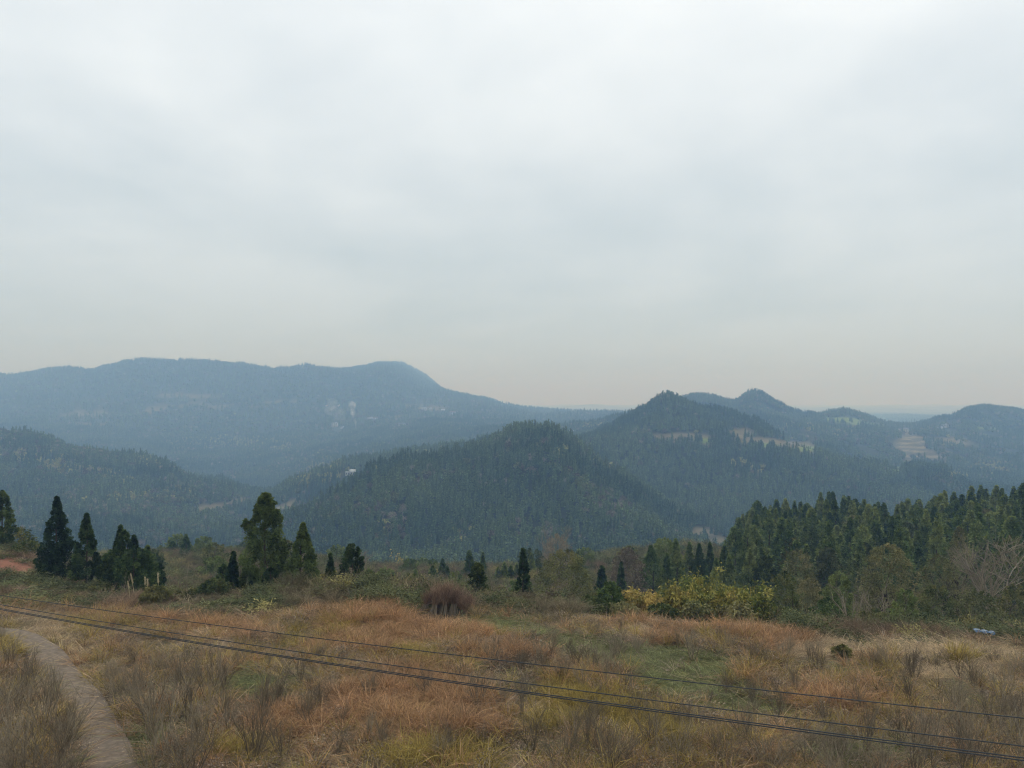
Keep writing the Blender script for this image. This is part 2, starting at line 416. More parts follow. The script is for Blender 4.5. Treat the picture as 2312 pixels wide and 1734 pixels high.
def cover(x, y, z):
    """colour of the bare land and how open it is (1: no trees)"""
    X, Y = px_of(x, np.maximum(y, 1), z)
    jx = (fbm(x / (y * 0.03 + .1), y / (y * 0.05 + .1), 3, 77) - 0.5)
    Xj, Yj = X + jx * 26, Y + jx * 8
    c = np.tile(C_FOREST, (len(x), 1)); opn = np.zeros(len(x))
    for spec, colr, o in ((FARP, C_TAN * 0.9, 0.85), (YEL, C_SCR, 0.0), (TAN, C_TAN, 1.0), (GRN, C_GRN, 1.0)):
        w = ell(Xj, Yj, spec)
        w = np.where(y > 150 if spec is not TAN else y > 70, w, 0)
        if spec is FARP: w = np.where((y > 1400), w * (fbm(x / 40, y / 40, 3, 9) > 0.45), 0)
        c = c * (1 - w[:, None]) + colr * w[:, None]
        opn = np.maximum(opn, w * o)
    sl = ((y > 38) & (y < 240) & (X < 1600)).astype(float) * (0.55 + 0.4 * fbm(x / 9, y / 9, 3, 3))
    c = c * (1 - sl[:, None]) + C_SCR * 0.8 * sl[:, None]
    pad = ell(X, Y, PADDY) * (y > 900)
    st = (np.abs(((z + 0.05 * (fbm(x / 9, y / 9, 2, 8) - .5) * 30) / 4.6) % 1.0 - .5) * 2)
    c = c * (1 - pad[:, None]) + (C_TAN * (0.5 + 1.5 * (st > .6) * fbm(x / 14, y / 30, 2, 12))[:, None]) * pad[:, None]
    plain = np.clip((y - 4200) / 600, 0, 1)
    c = c * (1 - plain[:, None]) + (C_SCR * 0.8 + C_FOREST * 0.4) * plain[:, None]
    nearw = np.clip((46 - y) / 4, 0, 1)
    c = c * (1 - nearw[:, None]) + C_SOIL * nearw[:, None]
    red = ell(Xj, Yj, [(15, 1278, 70, 22, 12)]) * (y < 90)
    c = c * (1 - red[:, None]) + C_RED * red[:, None]
    return c, opn


def ground_mat():
    m = bpy.data.materials.new("land"); m.use_nodes = True; t = NT(m.node_tree); b = m.node_tree.nodes['Principled BSDF']
    col = t.n('ShaderNodeAttribute', attribute_name='col')
    g = t.n('ShaderNodeNewGeometry')
    n = t.n('ShaderNodeTexNoise', {'Vector': g.outputs['Position'], 'Scale': 1.7, 'Detail': 8.0, 'Roughness': 0.7})
    n2 = t.n('ShaderNodeTexNoise', {'Vector': g.outputs['Position'], 'Scale': 0.09, 'Detail': 6.0, 'Roughness': 0.65})
    v = t.math('MULTIPLY_ADD', n.outputs[0], 1.1, 0.45)
    v2 = t.math('MULTIPLY_ADD', n2.outputs[0], 0.9, 0.55)
    vv = t.math('MULTIPLY', v, v2)
    cc = t.n('ShaderNodeCombineColor', {0: vv, 1: vv, 2: vv})
    c = t.mix(1.0, col.outputs[0], cc.outputs[0], 'MULTIPLY')
    m.node_tree.links.new(c, b.inputs['Base Color'])
    b.inputs['Roughness'].default_value = 0.95
    b.inputs['Specular IOR Level'].default_value = 0.1
    bp = t.n('ShaderNodeBump', {'Strength': 0.6, 'Distance': 0.08, 'Height': n.outputs[0]})
    m.node_tree.links.new(bp.outputs[0], b.inputs['Normal'])
    return m


M_LAND = ground_mat()
BND_X = [-400, 0, 200, 500, 600, 700, 850, 960, 1100, 1250, 1350, 1500, 1600, 1700, 1850, 2000, 2312]
BND_Y = [1378, 1378, 1394, 1412, 1406, 1392, 1376, 1386, 1396, 1406, 1412, 1416, 1424, 1434, 1452, 1458, 1460]
_cx = np.arange(-1300, 3601, 9.0)


def land_sheet(name, k0, k1, sub, label, cat):
    rows = []
    for k in range(k0, k1):
        n = sub[k - k0]
        l0, l1 = _col(_Ld, np.full(len(_cx), k), _cx), _col(_Ld, np.full(len(_cx), k + 1), _cx)
        for i in range(n): rows.append(np.exp(l0 + (l1 - l0) * i / n))
    rows.append(np.exp(_col(_Ld, np.full(len(_cx), k1), _cx)))
    D = np.array(rows); X = np.tile(_cx, (len(rows), 1))
    x = (X - CX) / F * D
    z = tz(x.ravel(), D.ravel())
    V = np.stack([x.ravel(), D.ravel(), z], 1)
    # terraced paddies step down the little valley by the far house
    R, Cn = D.shape
    i = np.arange(R - 1)[:, None] * Cn; j = np.arange(Cn - 1)[None]
    Q = np.stack([i + j, i + j + 1, i + Cn + j + 1, i + Cn + j], -1).reshape(-1, 4)
    c, _ = cover(V[:, 0], V[:, 1], V[:, 2])
    me = mesh_np(name, V, Q, M_LAND, True, {'col': ('FLOAT_COLOR', np.concatenate([c, np.ones((len(c), 1))], 1))})
    return tag(link(name, me), label, cat, kind='structure')


land_sheet('field', 0, 2, [40, 60], 'overgrown sloping field of dead grass in the foreground', 'field')
land_sheet('hillside', 2, 6, [14, 18, 22, 18], 'scrubby hillside dropping away behind the field edge', 'hillside')
land_sheet('hill', 6, 9, [14, 34, 14], 'wooded hill rising in the middle with its long crest', 'hill')
land_sheet('hill', 9, 11, [26, 24], 'pointed wooded hill with a brown terrace below its summit', 'hill')
land_sheet('hill', 11, 14, [12, 80, 22], 'twin blue hills and farmland beyond the pointed hill', 'hill')
land_sheet('mountain', 14, 17, [44, 16, 12], 'long blue mountain ridge across the left of the valley', 'mountain')
land_sheet('plain', 17, 19, [16, 14], 'flat hazy plain fading out at the horizon', 'plain')


# ================================================================ materials for plants
def leaf_mat(name, cols, inst=False, nscale=0.9, trans=0.25, contrast=0.55):
    """cols: two or three colours blended by noise, by object and by leaf"""
    m = bpy.data.materials.new(name); m.use_nodes = True; t = NT(m.node_tree); b = m.node_tree.nodes['Principled BSDF']
    va = t.n('ShaderNodeAttribute', attribute_name='vary')
    if inst:
        ti = t.n('ShaderNodeAttribute', attribute_name='tint', attribute_type='INSTANCER')
        base = ti.outputs['Color']
    else:
        oi = t.n('ShaderNodeObjectInfo')
        g = t.n('ShaderNodeNewGeometry')
        n = t.n('ShaderNodeTexNoise', {'Vector': g.outputs['Position'], 'Scale': nscale, 'Detail': 3.0})
        f = t.math('ADD', t.math('MULTIPLY', n.outputs[0], 1.1), t.math('MULTIPLY_ADD', oi.outputs['Random'], 0.5, -0.3))
        f = t.math('ADD', f, t.math('MULTIPLY_ADD', va.outputs['Fac'], 0.3, -0.15))
        base = t.ramp(f, [(0.25 + 0.5 * i / max(1, len(cols) - 1), c) for i, c in enumerate(cols)])
    v = t.math('MULTIPLY_ADD', va.outputs['Fac'], contrast * 2, 1 - contrast)
    cc = t.n('ShaderNodeCombineColor', {0: v, 1: v, 2: v})
    c = t.mix(1.0, base, cc.outputs[0], 'MULTIPLY')
    m.node_tree.links.new(c, b.inputs['Base Color'])
    b.inputs['Roughness'].default_value = 0.75
    b.inputs['Specular IOR Level'].default_value = 0.15
    if trans:
        tr = t.n('ShaderNodeBsdfTranslucent', {'Color': c})
        mx = t.n('ShaderNodeMixShader', {0: trans, 1: b.outputs[0], 2: tr.outputs[0]})
        m.node_tree.links.new(mx.outputs[0], m.node_tree.nodes['Material Output'].inputs[0])
    return m


M_CON = leaf_mat('cypress_foliage', [srgb(48, 64, 38), srgb(70, 88, 50), srgb(104, 116, 64)], nscale=1.6, contrast=.7)
M_CON2 = leaf_mat('wood_foliage', [srgb(76, 94, 52), srgb(108, 124, 66), srgb(146, 152, 88)], nscale=0.25)
M_BUSH = leaf_mat('bush_foliage', [srgb(66, 78, 44), srgb(98, 106, 60), srgb(130, 124, 76)])
M_BRIGHT = leaf_mat('bright_foliage', [srgb(82, 98, 50), srgb(106, 120, 62), srgb(128, 136, 78)])
M_GOLD = leaf_mat('golden_foliage', [srgb(112, 120, 58), srgb(158, 148, 76), srgb(190, 164, 94)], nscale=1.2)
M_OLIVE = leaf_mat('olive_foliage', [srgb(92, 98, 60), srgb(118, 118, 74), srgb(142, 134, 90)])
M_TWIG = leaf_mat('twigs', [srgb(108, 96, 78), srgb(130, 116, 94), srgb(154, 140, 116)], trans=0, contrast=0.35)
M_PALE = leaf_mat('pale_branches', [srgb(138, 124, 104), srgb(156, 142, 120)], trans=0, contrast=0.25)
M_REDTWIG = leaf_mat('red_brown_brush', [srgb(124, 100, 82), srgb(150, 122, 100), srgb(170, 144, 120)], trans=0, contrast=0.35)
M_BARK = leaf_mat('bark', [srgb(80, 68, 56), srgb(100, 86, 70)], trans=0, contrast=0.3)
M_INST = leaf_mat('plant_tinted', None, inst=True, trans=0.15, contrast=0.68)
M_INSTG = leaf_mat('grass_tinted', None, inst=True, trans=0.25, contrast=0.62)


def plain_mat(name, col, rough=0.8, noise=0.0, nscale=3.0, metal=0.0, spec=0.3):
    m = bpy.data.materials.new(name); m.use_nodes = True; t = NT(m.node_tree); b = m.node_tree.nodes['Principled BSDF']
    b.inputs['Roughness'].default_value = rough; b.inputs['Metallic'].default_value = metal
    b.inputs['Specular IOR Level'].default_value = spec
    g = t.n('ShaderNodeNewGeometry')
    n = t.n('ShaderNodeTexNoise', {'Vector': g.outputs['Position'], 'Scale': nscale, 'Detail': 6.0, 'Roughness': 0.65})
    v = t.math('MULTIPLY_ADD', n.outputs[0], noise * 2, 1 - noise)
    cc = t.n('ShaderNodeCombineColor', {0: v, 1: v, 2: v})
    c = t.mix(1.0, col, cc.outputs[0], 'MULTIPLY')
    m.node_tree.links.new(c, b.inputs['Base Color'])
    return m


# ================================================================ plant builders
def prof_cone(t, base=0.12):
    return np.where(t < base, 0.55 + 0.45 * (t / base), 1.0) * (1 - np.clip((t - base) / (1 - base), 0, 1)) ** 0.92


def prof_column(t):
    return np.clip(np.sin(np.clip(t, 0, 1) ** 0.75 * math.pi) ** 0.55, 0.0, 1) * (1 - 0.35 * t)


def prof_round(t):
    return np.sqrt(np.clip(1 - (2 * t - 0.85) ** 2 / 1.34, 0, 1))


def crown_geo(r, h, R, t0, prof, nclump, nleaf, leafL, leafW, droop=0.3, up=0.45, lump=0.3, lobes=(), bend=0.15, bough=0.55):
    """foliage carried on boughs that leave the stem and turn up: every bough is a plume of small leaves"""
    g = Geo()
    t = (np.arange(nclump) + r.random(nclump)) / nclump
    t = t ** 0.95
    ang = np.arange(nclump) * 2.4 + r.normal(size=nclump) * .5
    kx, ky = r.random(2) * 10
    rel = prof(t) * (1 + lump * (1 - .55 * t) * (2 * vnoise(ang % 6.283 * 1.3 + kx, t * 7 + ky, 3) - 1)) * r.uniform(.8, 1.12, nclump)
    rho = np.maximum(R * rel, R * .03)
    lean = r.normal(size=2) * 0.02 * h
    tip = np.stack([np.cos(ang) * rho + lean[0] * t, np.sin(ang) * rho + lean[1] * t, h * (t0 + (1 - t0) * t)], 1)
    out = np.stack([np.cos(ang), np.sin(ang), np.zeros(nclump)], 1)
    Lb = rho * bough + .05 * R
    axis = unit(out * (1 - up) + np.array([0, 0, 1.0]) * (up - droop * (1 - t))[:, None] + r.normal(size=(nclump, 3)) * 0.15)
    axis[t > .93] = unit(axis[t > .93] * .3 + np.array([0, 0, 1.0]))
    for (lx, ly, lz, lr, ln) in lobes:
        ln = max(6, ln // 4)
        P = rand_dirs(ln, r)
        tip = np.concatenate([tip, P * lr * .75 + np.array([lx, ly, lz])]); axis = np.concatenate([axis, unit(P + np.array([0, 0, .5]))])
        Lb = np.concatenate([Lb, np.full(ln, lr * .7)]); t = np.concatenate([t, np.full(ln, .6)])
    n = len(tip)
    s_ = r.random((n, nleaf)) ** .7                                   # 0 at the foot of the bough, 1 at its tip
    fat = .36 * np.sin(np.pi * np.clip(s_ * .86 + .12, 0, 1)) ** .8
    off = r.normal(size=(n, nleaf, 3)); off /= np.linalg.norm(off, axis=2, keepdims=True)
    off *= (r.random((n, nleaf, 1)) ** .4)
    W = np.maximum(Lb, R * .12)[:, None, None]
    C = tip[:, None] - axis[:, None] * Lb[:, None, None] * (1 - s_)[:, :, None] + off * fat[:, :, None] * W
    D = unit(axis[:, None] * .75 + off * .6 + r.normal(size=(n, nleaf, 3)) * .35)
    vary = np.clip((r.random((n, 1)) * .55 + .45 * r.random((n, nleaf))), 0, 1)
    m = n * nleaf
    g.leaves(C.reshape(-1, 3), D.reshape(-1, 3), leafL * r.uniform(0.55, 1.2, m), leafW, bend=bend, vary=vary.ravel(), r=r)
    return g


def trunk_geo(r, h, rad, branches=10, R=1.0, t0=0.2):
    g = Geo()
    k = 7; zz = np.linspace(0, h * 0.95, k)
    wob = np.cumsum(r.normal(size=(k, 2)) * h * 0.006, 0); wob[0] = 0
    pts = np.column_stack([wob, zz]); pts[0, 2] = -0.3
    g.tube(pts, np.linspace(rad * 1.25, rad * 0.15, k), 7, vary=0.5)
    for i in range(branches):
        t = r.uniform(t0, 0.9); a = r.random() * 6.28
        p0 = np.array([np.interp(t * h, zz, pts[:, 0]), np.interp(t * h, zz, pts[:, 1]), t * h])
        L = R * (1.05 - t) * r.uniform(0.5, 0.9)
        p1 = p0 + np.array([math.cos(a) * L * .6, math.sin(a) * L * .6, L * .3]); p2 = p0 + np.array([math.cos(a) * L, math.sin(a) * L, L * .7])
        g.tube([p0, p1, p2], [rad * 0.3, rad * 0.2, rad * 0.06], 4, vary=r.random())
    return g


def twig_geo(r, h, spread, stems, gens, radius, split=4, upw=0.75, wig=0.12, g=None, base=(0, 0, 0), lenfac=0.62, spr=0.55):
    """bare branching shrub or tree: stems from the ground, forking gens times"""
    g = g or Geo()
    def grow(p, d, L, rad, gen):
        n = 4
        pts = [p]
        dd_ = d.copy()
        for i in range(n):
            dd_ = dd_ + r.normal(size=3) * wig; dd_[2] += 0.05; dd_ /= np.linalg.norm(dd_)
            pts.append(pts[-1] + dd_ * L / n)
        g.tube(pts, np.linspace(rad, rad * 0.55, n + 1), 3 if gen < gens else 5, vary=r.random())
        if gen <= 0: return
        for _ in range(split):
            q = r.uniform(0.3, 1.0)
            i = min(int(q * n), n - 1); w = q * n - i
            pp = pts[i] * (1 - w) + pts[i + 1] * w
            nd = dd_ + r.normal(size=3) * spr; nd[2] = abs(nd[2]) * upw + 0.25; nd /= np.linalg.norm(nd)
            grow(pp, nd, L * r.uniform(lenfac - .15, lenfac + .15), rad * 0.55, gen - 1)
    for s in range(stems):
        a = r.random() * 6.28
        d = np.array([math.cos(a) * spread * r.uniform(.3, 1), math.sin(a) * spread * r.uniform(.3, 1), 1.0]); d /= np.linalg.norm(d)
        grow(np.array(base, float) + np.array([math.cos(a), math.sin(a), 0]) * 0.06 * r.random(), d, h * 0.52 * r.uniform(.7, 1.1), radius, gens)
    return g


def tree(name, loc, rz, crown_me, trunk_me, sc, label, cat, group=None):
    e = bpy.data.objects.new(name, None); e.empty_display_size = 0.3
    e.location = loc; e.rotation_euler = (0, 0, rz)
    e.scale = sc if hasattr(sc, '__len__') else (sc, sc, sc)
    COL.objects.link(e)
    tag(e, label, cat, group)
    if trunk_me is not None: link('trunk', trunk_me, e)
    if crown_me is not None: link('crown', crown_me, e)
    return e


def copy_tree(src, loc, rz, sc, label=None, group=None):
    e = src.copy(); COL.objects.link(e)
    e.location = loc; e.rotation_euler = (0, 0, rz); e.scale = sc if hasattr(sc, '__len__') else (sc, sc, sc)
    if label: e['label'] = label
    if group: e['group'] = group
    for ch in src.children:
        c = ch.copy(); COL.objects.link(c); c.parent = e
    return e


# ---------------------------------------------------------------- geometry-nodes scatter (only for stuff nobody could count)
def scatter(name, P, rot, scl, idx, tint, protos, label, cat):
    """one object: a point per plant, the plant shapes picked from protos"""
    me = mesh_np(name, P, [], None, False, {
        'rot': ('FLOAT_VECTOR', rot), 'scl': ('FLOAT_VECTOR', scl), 'idx': ('INT', idx),
        'tint': ('FLOAT_COLOR', np.concatenate([tint, np.ones((len(tint), 1))], 1))})
    o = link(name, me)
    tag(o, label, cat, kind='stuff')
    ng = bpy.data.node_groups.new(name, 'GeometryNodeTree')
    ng.interface.new_socket('Geometry', in_out='INPUT', socket_type='NodeSocketGeometry')
    ng.interface.new_socket('Geometry', in_out='OUTPUT', socket_type='NodeSocketGeometry')
    t = NT(ng)
    gi = t.n('NodeGroupInput'); go = t.n('NodeGroupOutput')
    def na(an, dt): return t.n('GeometryNodeInputNamedAttribute', {'Name': an}, data_type=dt).outputs[0]
    src = bpy.data.collections.new(name + '_shapes')
    for p in protos: src.objects.link(p)
    ci = t.n('GeometryNodeCollectionInfo', {'Collection': src, 'Separate Children': True, 'Reset Children': True})
    iop = t.n('GeometryNodeInstanceOnPoints', {'Points': gi.outputs[0], 'Instance': ci.outputs[0], 'Pick Instance': True,
              'Instance Index': na('idx', 'INT'), 'Rotation': na('rot', 'FLOAT_VECTOR'), 'Scale': na('scl', 'FLOAT_VECTOR')})
    ng.links.new(iop.outputs[0], go.inputs[0])
    md = o.modifiers.new('scatter', 'NODES'); md.node_group = ng
    return o


def proto(me, k):
    return bpy.data.objects.new('shape_%02d' % k, me)


# ================================================================ haze
hz = Geo()
zlo, zhi = -260.0, 216.0
hz.box((0, 7400, (zlo + zhi) / 2), (34000, 15200, zhi - zlo))
m = bpy.data.materials.new('haze'); m.use_nodes = True; m.node_tree.nodes.clear(); t = NT(m.node_tree)
pv = t.n('ShaderNodeVolumePrincipled', {'Color': (0.365, 0.61, 1.0, 1), 'Density': 0.00056, 'Anisotropy': 0.1, 'Absorption Color': (1, 1, 1, 1)})
t.n('ShaderNodeOutputMaterial', {'Volume': pv.outputs[0]})
haze = tag(link('haze', hz.mesh('haze', m)), 'thin blue haze hanging over the whole valley', 'haze', kind='stuff')


# ================================================================ things on the land
def F4(n, v): return np.full(n, v)


# ---- path
PATH = [(310, 1900), (300, 1850), (253, 1734), (237, 1690), (215, 1640), (186, 1580), (152, 1530), (118, 1487), (80, 1450), (35, 1425), (-40, 1410), (-200, 1402), (-500, 1398)]
_pp = []
for X, Y in PATH:
    d = 10.05 * F / (Y - HZ); _pp.append(((X - CX) / F * d, d))
_pp = np.array(_pp)
_tt = np.concatenate([[0], np.cumsum(np.linalg.norm(np.diff(_pp, axis=0), axis=1))])
_ts = np.linspace(0, _tt[-1], 90)
PC = np.stack([np.interp(_ts, _tt, _pp[:, 0]), np.interp(_ts, _tt, _pp[:, 1])], 1)
for _ in range(4):
    PC[1:-1] = (PC[:-2] + 2 * PC[1:-1] + PC[2:]) / 4
_tg = unit(np.gradient(PC, axis=0)); _nm = np.stack([-_tg[:, 1], _tg[:, 0]], 1)
PW = 0.64


def path_dist(x, y):
    return np.min(np.hypot(x[:, None] - PC[None, :, 0], y[:, None] - PC[None, :, 1]), axis=1)


def strip(name, offs, mat, raise_, label, cat):
    V = []
    pzc = tz(PC[:, 0], PC[:, 1])
    for k in range(3): pzc[1:-1] = (pzc[:-2] + pzc[1:-1] + pzc[2:]) / 3
    for o_, dz_ in offs:
        q = PC + _nm * o_
        V.append(np.column_stack([q, pzc + raise_ + dz_]))
    n = len(PC); k = len(offs)
    V = np.stack(V, 1).reshape(-1, 3)
    i = np.arange(n - 1)[:, None] * k; j = np.arange(k - 1)[None]
    Q = np.stack([i + j, i + j + 1, i + k + j + 1, i + k + j], -1).reshape(-1, 4)
    return tag(link(name, mesh_np(name, V, Q, mat, False)), label, cat, kind='structure')


_e = 0.03 * np.sin(np.arange(9))
M_PATH = plain_mat('worn_concrete', srgb(124, 109, 93), 0.9, 0.8, 5.0)
strip('path', [(-PW - .02, -0.45), (-PW, 0.0), (-0.4, 0.012), (0.0, 0.02), (0.4, 0.012), (PW, 0.0), (PW + .02, -0.45)], M_PATH, 0.13, 'narrow concrete path curving through the weeds at lower left', 'path')


# ---- houses
M_WHITE = plain_mat('white_wall', srgb(196, 192, 184), 0.8, 0.1, 0.6)
M_BEIGE = plain_mat('beige_wall', srgb(204, 196, 172), 0.8, 0.12, 0.6)
M_DARK = plain_mat('window_dark', srgb(52, 56, 60), 0.4, 0.1, 2, spec=0.5)
M_ROOF = plain_mat('grey_roof', srgb(120, 122, 124), 0.8, 0.15, 1.0)
M_ROOFW = plain_mat('white_roof', srgb(184, 186, 184), 0.8, 0.12, 1.0)
M_ROOFB = plain_mat('brown_roof', srgb(124, 98, 84), 0.8, 0.2, 1.0)
HOUSE_AT = []


def house(X, Yb, w, dep, floors, wall, roof, flat, label, bays=4, rz=0.0, fh=3.1, pos=None, group=None):
    x, d, z = pos or on_land(X, Yb, 250)
    HOUSE_AT.append((x, d, max(w, dep) * 0.6))
    e = bpy.data.objects.new('house', None); e.location = (x, d, z); e.rotation_euler = (0, 0, rz); COL.objects.link(e)
    tag(e, label, 'house', group)
    H = floors * fh
    g = Geo(); g.box((0, 0, H / 2 - 1.5), (w, dep, H + 3.0))
    for f in range(floors):              # slab edges / balconies
        g.box((0, -dep / 2 - 0.45, (f + 1) * fh - 0.12), (w * 0.96, 0.9, 0.24))
    link('wall', g.mesh('wall', wall), e)
    r = Geo()
    if flat:
        r.box((0, 0, H + 0.2), (w + 1.0, dep + 1.6, 0.35)); r.box((w * .25, dep * .1, H + 1.3), (w * .25, dep * .4, 1.9))
    else:
        a, b = w / 2 + 0.9, dep / 2 + 1.0
        V = [(-a, -b, H - .1), (a, -b, H - .1), (a, b, H - .1), (-a, b, H - .1), (-a, 0, H + 2.4), (a, 0, H + 2.4), (-a, -b, H + .15), (a, -b, H + .15), (a, b, H + .15), (-a, b, H + .15)]
        r.add(V, Q=[[0, 3, 2, 1], [0, 1, 7, 6], [2, 3, 9, 8], [6, 7, 5, 4], [8, 9, 4, 5]], T=[[6, 4, 9], [7, 8, 5]])
        r.T.append(np.array([[0, 6, 3], [6, 9, 3], [1, 2, 7], [7, 2, 8]]))
    link('roof', r.mesh('roof', roof), e)
    wg = Geo(); wg.box((0, 0, 0), (w / bays * 0.5, 0.12, 1.6)); wm = wg.mesh('window', M_DARK)
    dg = Geo(); dg.box((0, 0, 0), (1.3, 0.12, 2.3)); dm = dg.mesh('door', M_DARK)
    for f in range(floors):
        for b_ in range(bays):
            xx = -w / 2 + w / bays * (b_ + .5)
            if f == 0 and b_ == bays // 2: link('door', dm, e, (xx, -dep / 2 - 0.03, 1.15))
            else: link('window', wm, e, (xx, -dep / 2 - 0.03, f * fh + 1.65))
    return e


house(756, 964, 13, 9, 3, M_WHITE, M_ROOFW, True, 'white three storey house on the blue mountainside, just left of the rising smoke', 3)
house(773, 967, 8, 7, 1, M_WHITE, M_ROOFW, True, 'low white annexe right beside the three storey house on the mountainside', 2)
house(836, 946, 13, 8, 1, M_WHITE, M_ROOFW, True, 'low white house on the mountainside, just right of the smoke column', 3)
house(848, 946, 9, 8, 1, M_WHITE, M_ROOFB, False, 'small brown roofed house joined to the low white house right of the smoke', 2)
house(957, 926, 13, 9, 2, M_WHITE, M_ROOFW, True, 'white two storey house standing highest on the mountain spur', 3)
house(971, 924, 10, 8, 1, M_WHITE, M_ROOFW, True, 'long low white building adjoining the highest house on the spur', 3)
house(1000, 928, 9, 7, 1, M_BEIGE, M_ROOFW, False, 'small pale gabled house alone between the two house groups on the spur', 2)
house(1022, 936, 14, 8, 2, M_WHITE, M_ROOFB, False, 'pale house with a brown roof, furthest right on the mountain spur', 4)
house(908, 960, 16, 8, 1, M_BEIGE, M_ROOF, False, 'long beige farm building low on the mountain spur', 4)
house(786, 1073, 4.6, 4, 1, M_WHITE, M_ROOFW, True, 'small white house on the near spur beside yellow bamboo', 2)
house(797, 1072, 3.4, 4, 1, M_BEIGE, M_ROOFW, False, 'little gabled outbuilding touching the white house on the near spur', 2)
house(1292, 979, 8, 6, 1, M_WHITE, M_ROOFW, False, 'small white roofed hut behind the crest of the middle hill', 2)
house(2040, 977, 14, 9, 2, M_BEIGE, M_ROOF, False, 'beige two storey farmhouse with grey roof above the terraced paddies', 5)
house(2124, 969, 8, 7, 1, M_BEIGE, M_ROOFW, True, 'pale flat roofed house among dark trees on the right hillside', 2)
house(2134, 965, 9, 6, 1, M_WHITE, M_ROOFW, True, 'low white lean-to right beside the pale flat roofed hillside house', 2)


# ---- visible part of the land, to leave out plants no one sees
_vd = np.exp(np.linspace(math.log(36), math.log(5200), 440))
_vX = np.arange(-520, 2860, 20.0)
_gx, _gd = np.meshgrid(_vX, _vd, indexing='ij')
_gz = tz(((_gx - CX) / F * _gd).ravel(), _gd.ravel()).reshape(_gx.shape)
_gy = HZ - F * (_gz - CAMZ) / _gd
_run = np.minimum.accumulate(_gy, axis=1)


def seen(x, d, ztop, margin):
    X, Y = px_of(x, d, ztop)
    ix = np.clip(((X + 520) / 20).round().astype(int), 0, len(_vX) - 1)
    idd = np.clip(np.searchsorted(_vd, d * 0.97) - 1, 0, len(_vd) - 1)
    return (Y < _run[ix, idd] + margin) & (X > -500) & (X < 2840)


def area_points(n, d0, d1, X0=-480, X1=2800):
    d = np.sqrt(rng.uniform(d0 * d0, d1 * d1, n)); X = rng.uniform(X0, X1, n)
    return (X - CX) / F * d, d, X


# ---- low detail tree shapes for the far woods
def far_conifer(seed, nl=46):
    r = np.random.default_rng(seed); g = Geo()
    h, R = 8.0, 1.25
    k = 7; zz = np.linspace(0.2, 1, 5) ** 1.0 * h
    rings = []
    for i, z_ in enumerate(zz):
        rr = R * 0.8 * (1 - (i / 4.0)) ** 0.8 + 0.05
        a = np.arange(k) / k * 6.283 + i * .4
        rings.append(np.stack([np.cos(a) * rr * r.uniform(.7, 1.2, k), np.sin(a) * rr * r.uniform(.7, 1.2, k), np.full(k, z_)], 1))
    V = np.concatenate(rings); i = np.arange(4)[:, None] * k; j = np.arange(k)[None]
    Q = np.stack([i + j, i + (j + 1) % k, i + k + (j + 1) % k, i + k + j], -1).reshape(-1, 4)
    g.add(V, Q=Q, vary=r.uniform(0.1, 0.5, len(V)))
    t_ = r.random(nl); a = r.random(nl) * 6.283; rho = R * (1 - t_) ** .8 * .85
    C = np.stack([np.cos(a) * rho, np.sin(a) * rho, h * (.15 + .83 * t_)], 1)
    D = unit(np.stack([np.cos(a), np.sin(a), r.uniform(-.1, 1.2, nl)], 1))
    g.leaves(C - D * .3, D, r.uniform(.7, 1.3, nl), .5, vary=r.random(nl), r=r)
    return g.mesh('far_conifer', M_INST)


def far_round(seed, nl=110, h=6.5, R=2.2, core=0.62, leaf=0.95, wd=0.6):
    r = np.random.default_rng(seed); g = Geo()
    P = rand_dirs(nl, r); P[:, 2] = np.abs(P[:, 2]) * 1.0 - 0.25
    rad = r.uniform(.6, 1.05, nl)
    bump = 0.7 + 0.6 * vnoise(P[:, 0] * 2 + seed, P[:, 1] * 2 + P[:, 2] * 2, 4)
    C = P * (rad * bump)[:, None] * np.array([R, R, h * .5]) + np.array([0, 0, h * .52])
    g.leaves(C, unit(P + r.normal(size=(nl, 3)) * .6), leaf * r.uniform(.6, 1.2, nl), wd, vary=r.random(nl), r=r, bend=.2)
    if core:
        k = 7; rings = []
        for q in range(6):
            f_ = q / 5; rr = R * core * math.sin(math.pi * (0.12 + 0.83 * f_)) ; a = np.arange(k) / k * 6.283
            rings.append(np.stack([np.cos(a) * rr, np.sin(a) * rr, np.full(k, h * (.12 + .72 * f_))], 1) * r.uniform(.85, 1.15, (k, 1)))
        V = np.concatenate(rings); i = np.arange(5)[:, None] * k; j = np.arange(k)[None]
        g.add(V, Q=np.stack([i + j, i + (j + 1) % k, i + k + (j + 1) % k, i + k + j], -1).reshape(-1, 4), vary=r.uniform(0.1, .4, len(V)))
    return g.mesh('far_round', M_INST)


def far_bare(seed):
    r = np.random.default_rng(seed)
    g = twig_geo(r, 6.5, .25, 1, 2, .09, split=5, spr=.5)
    n = 160; P = rand_dirs(n, r); P[:, 2] = np.abs(P[:, 2]) - .1
    C = P * np.array([1.7, 1.7, 3.0]) * r.uniform(.4, 1, (n, 1)) + np.array([0, 0, 3.4])
    g.leaves(C, unit(P + np.array([0, 0, .8]) + r.normal(size=(n, 3)) * .3), .9, .09, vary=r.uniform(.4, 1, n), r=r)
    return g.mesh('far_bare', M_INST)


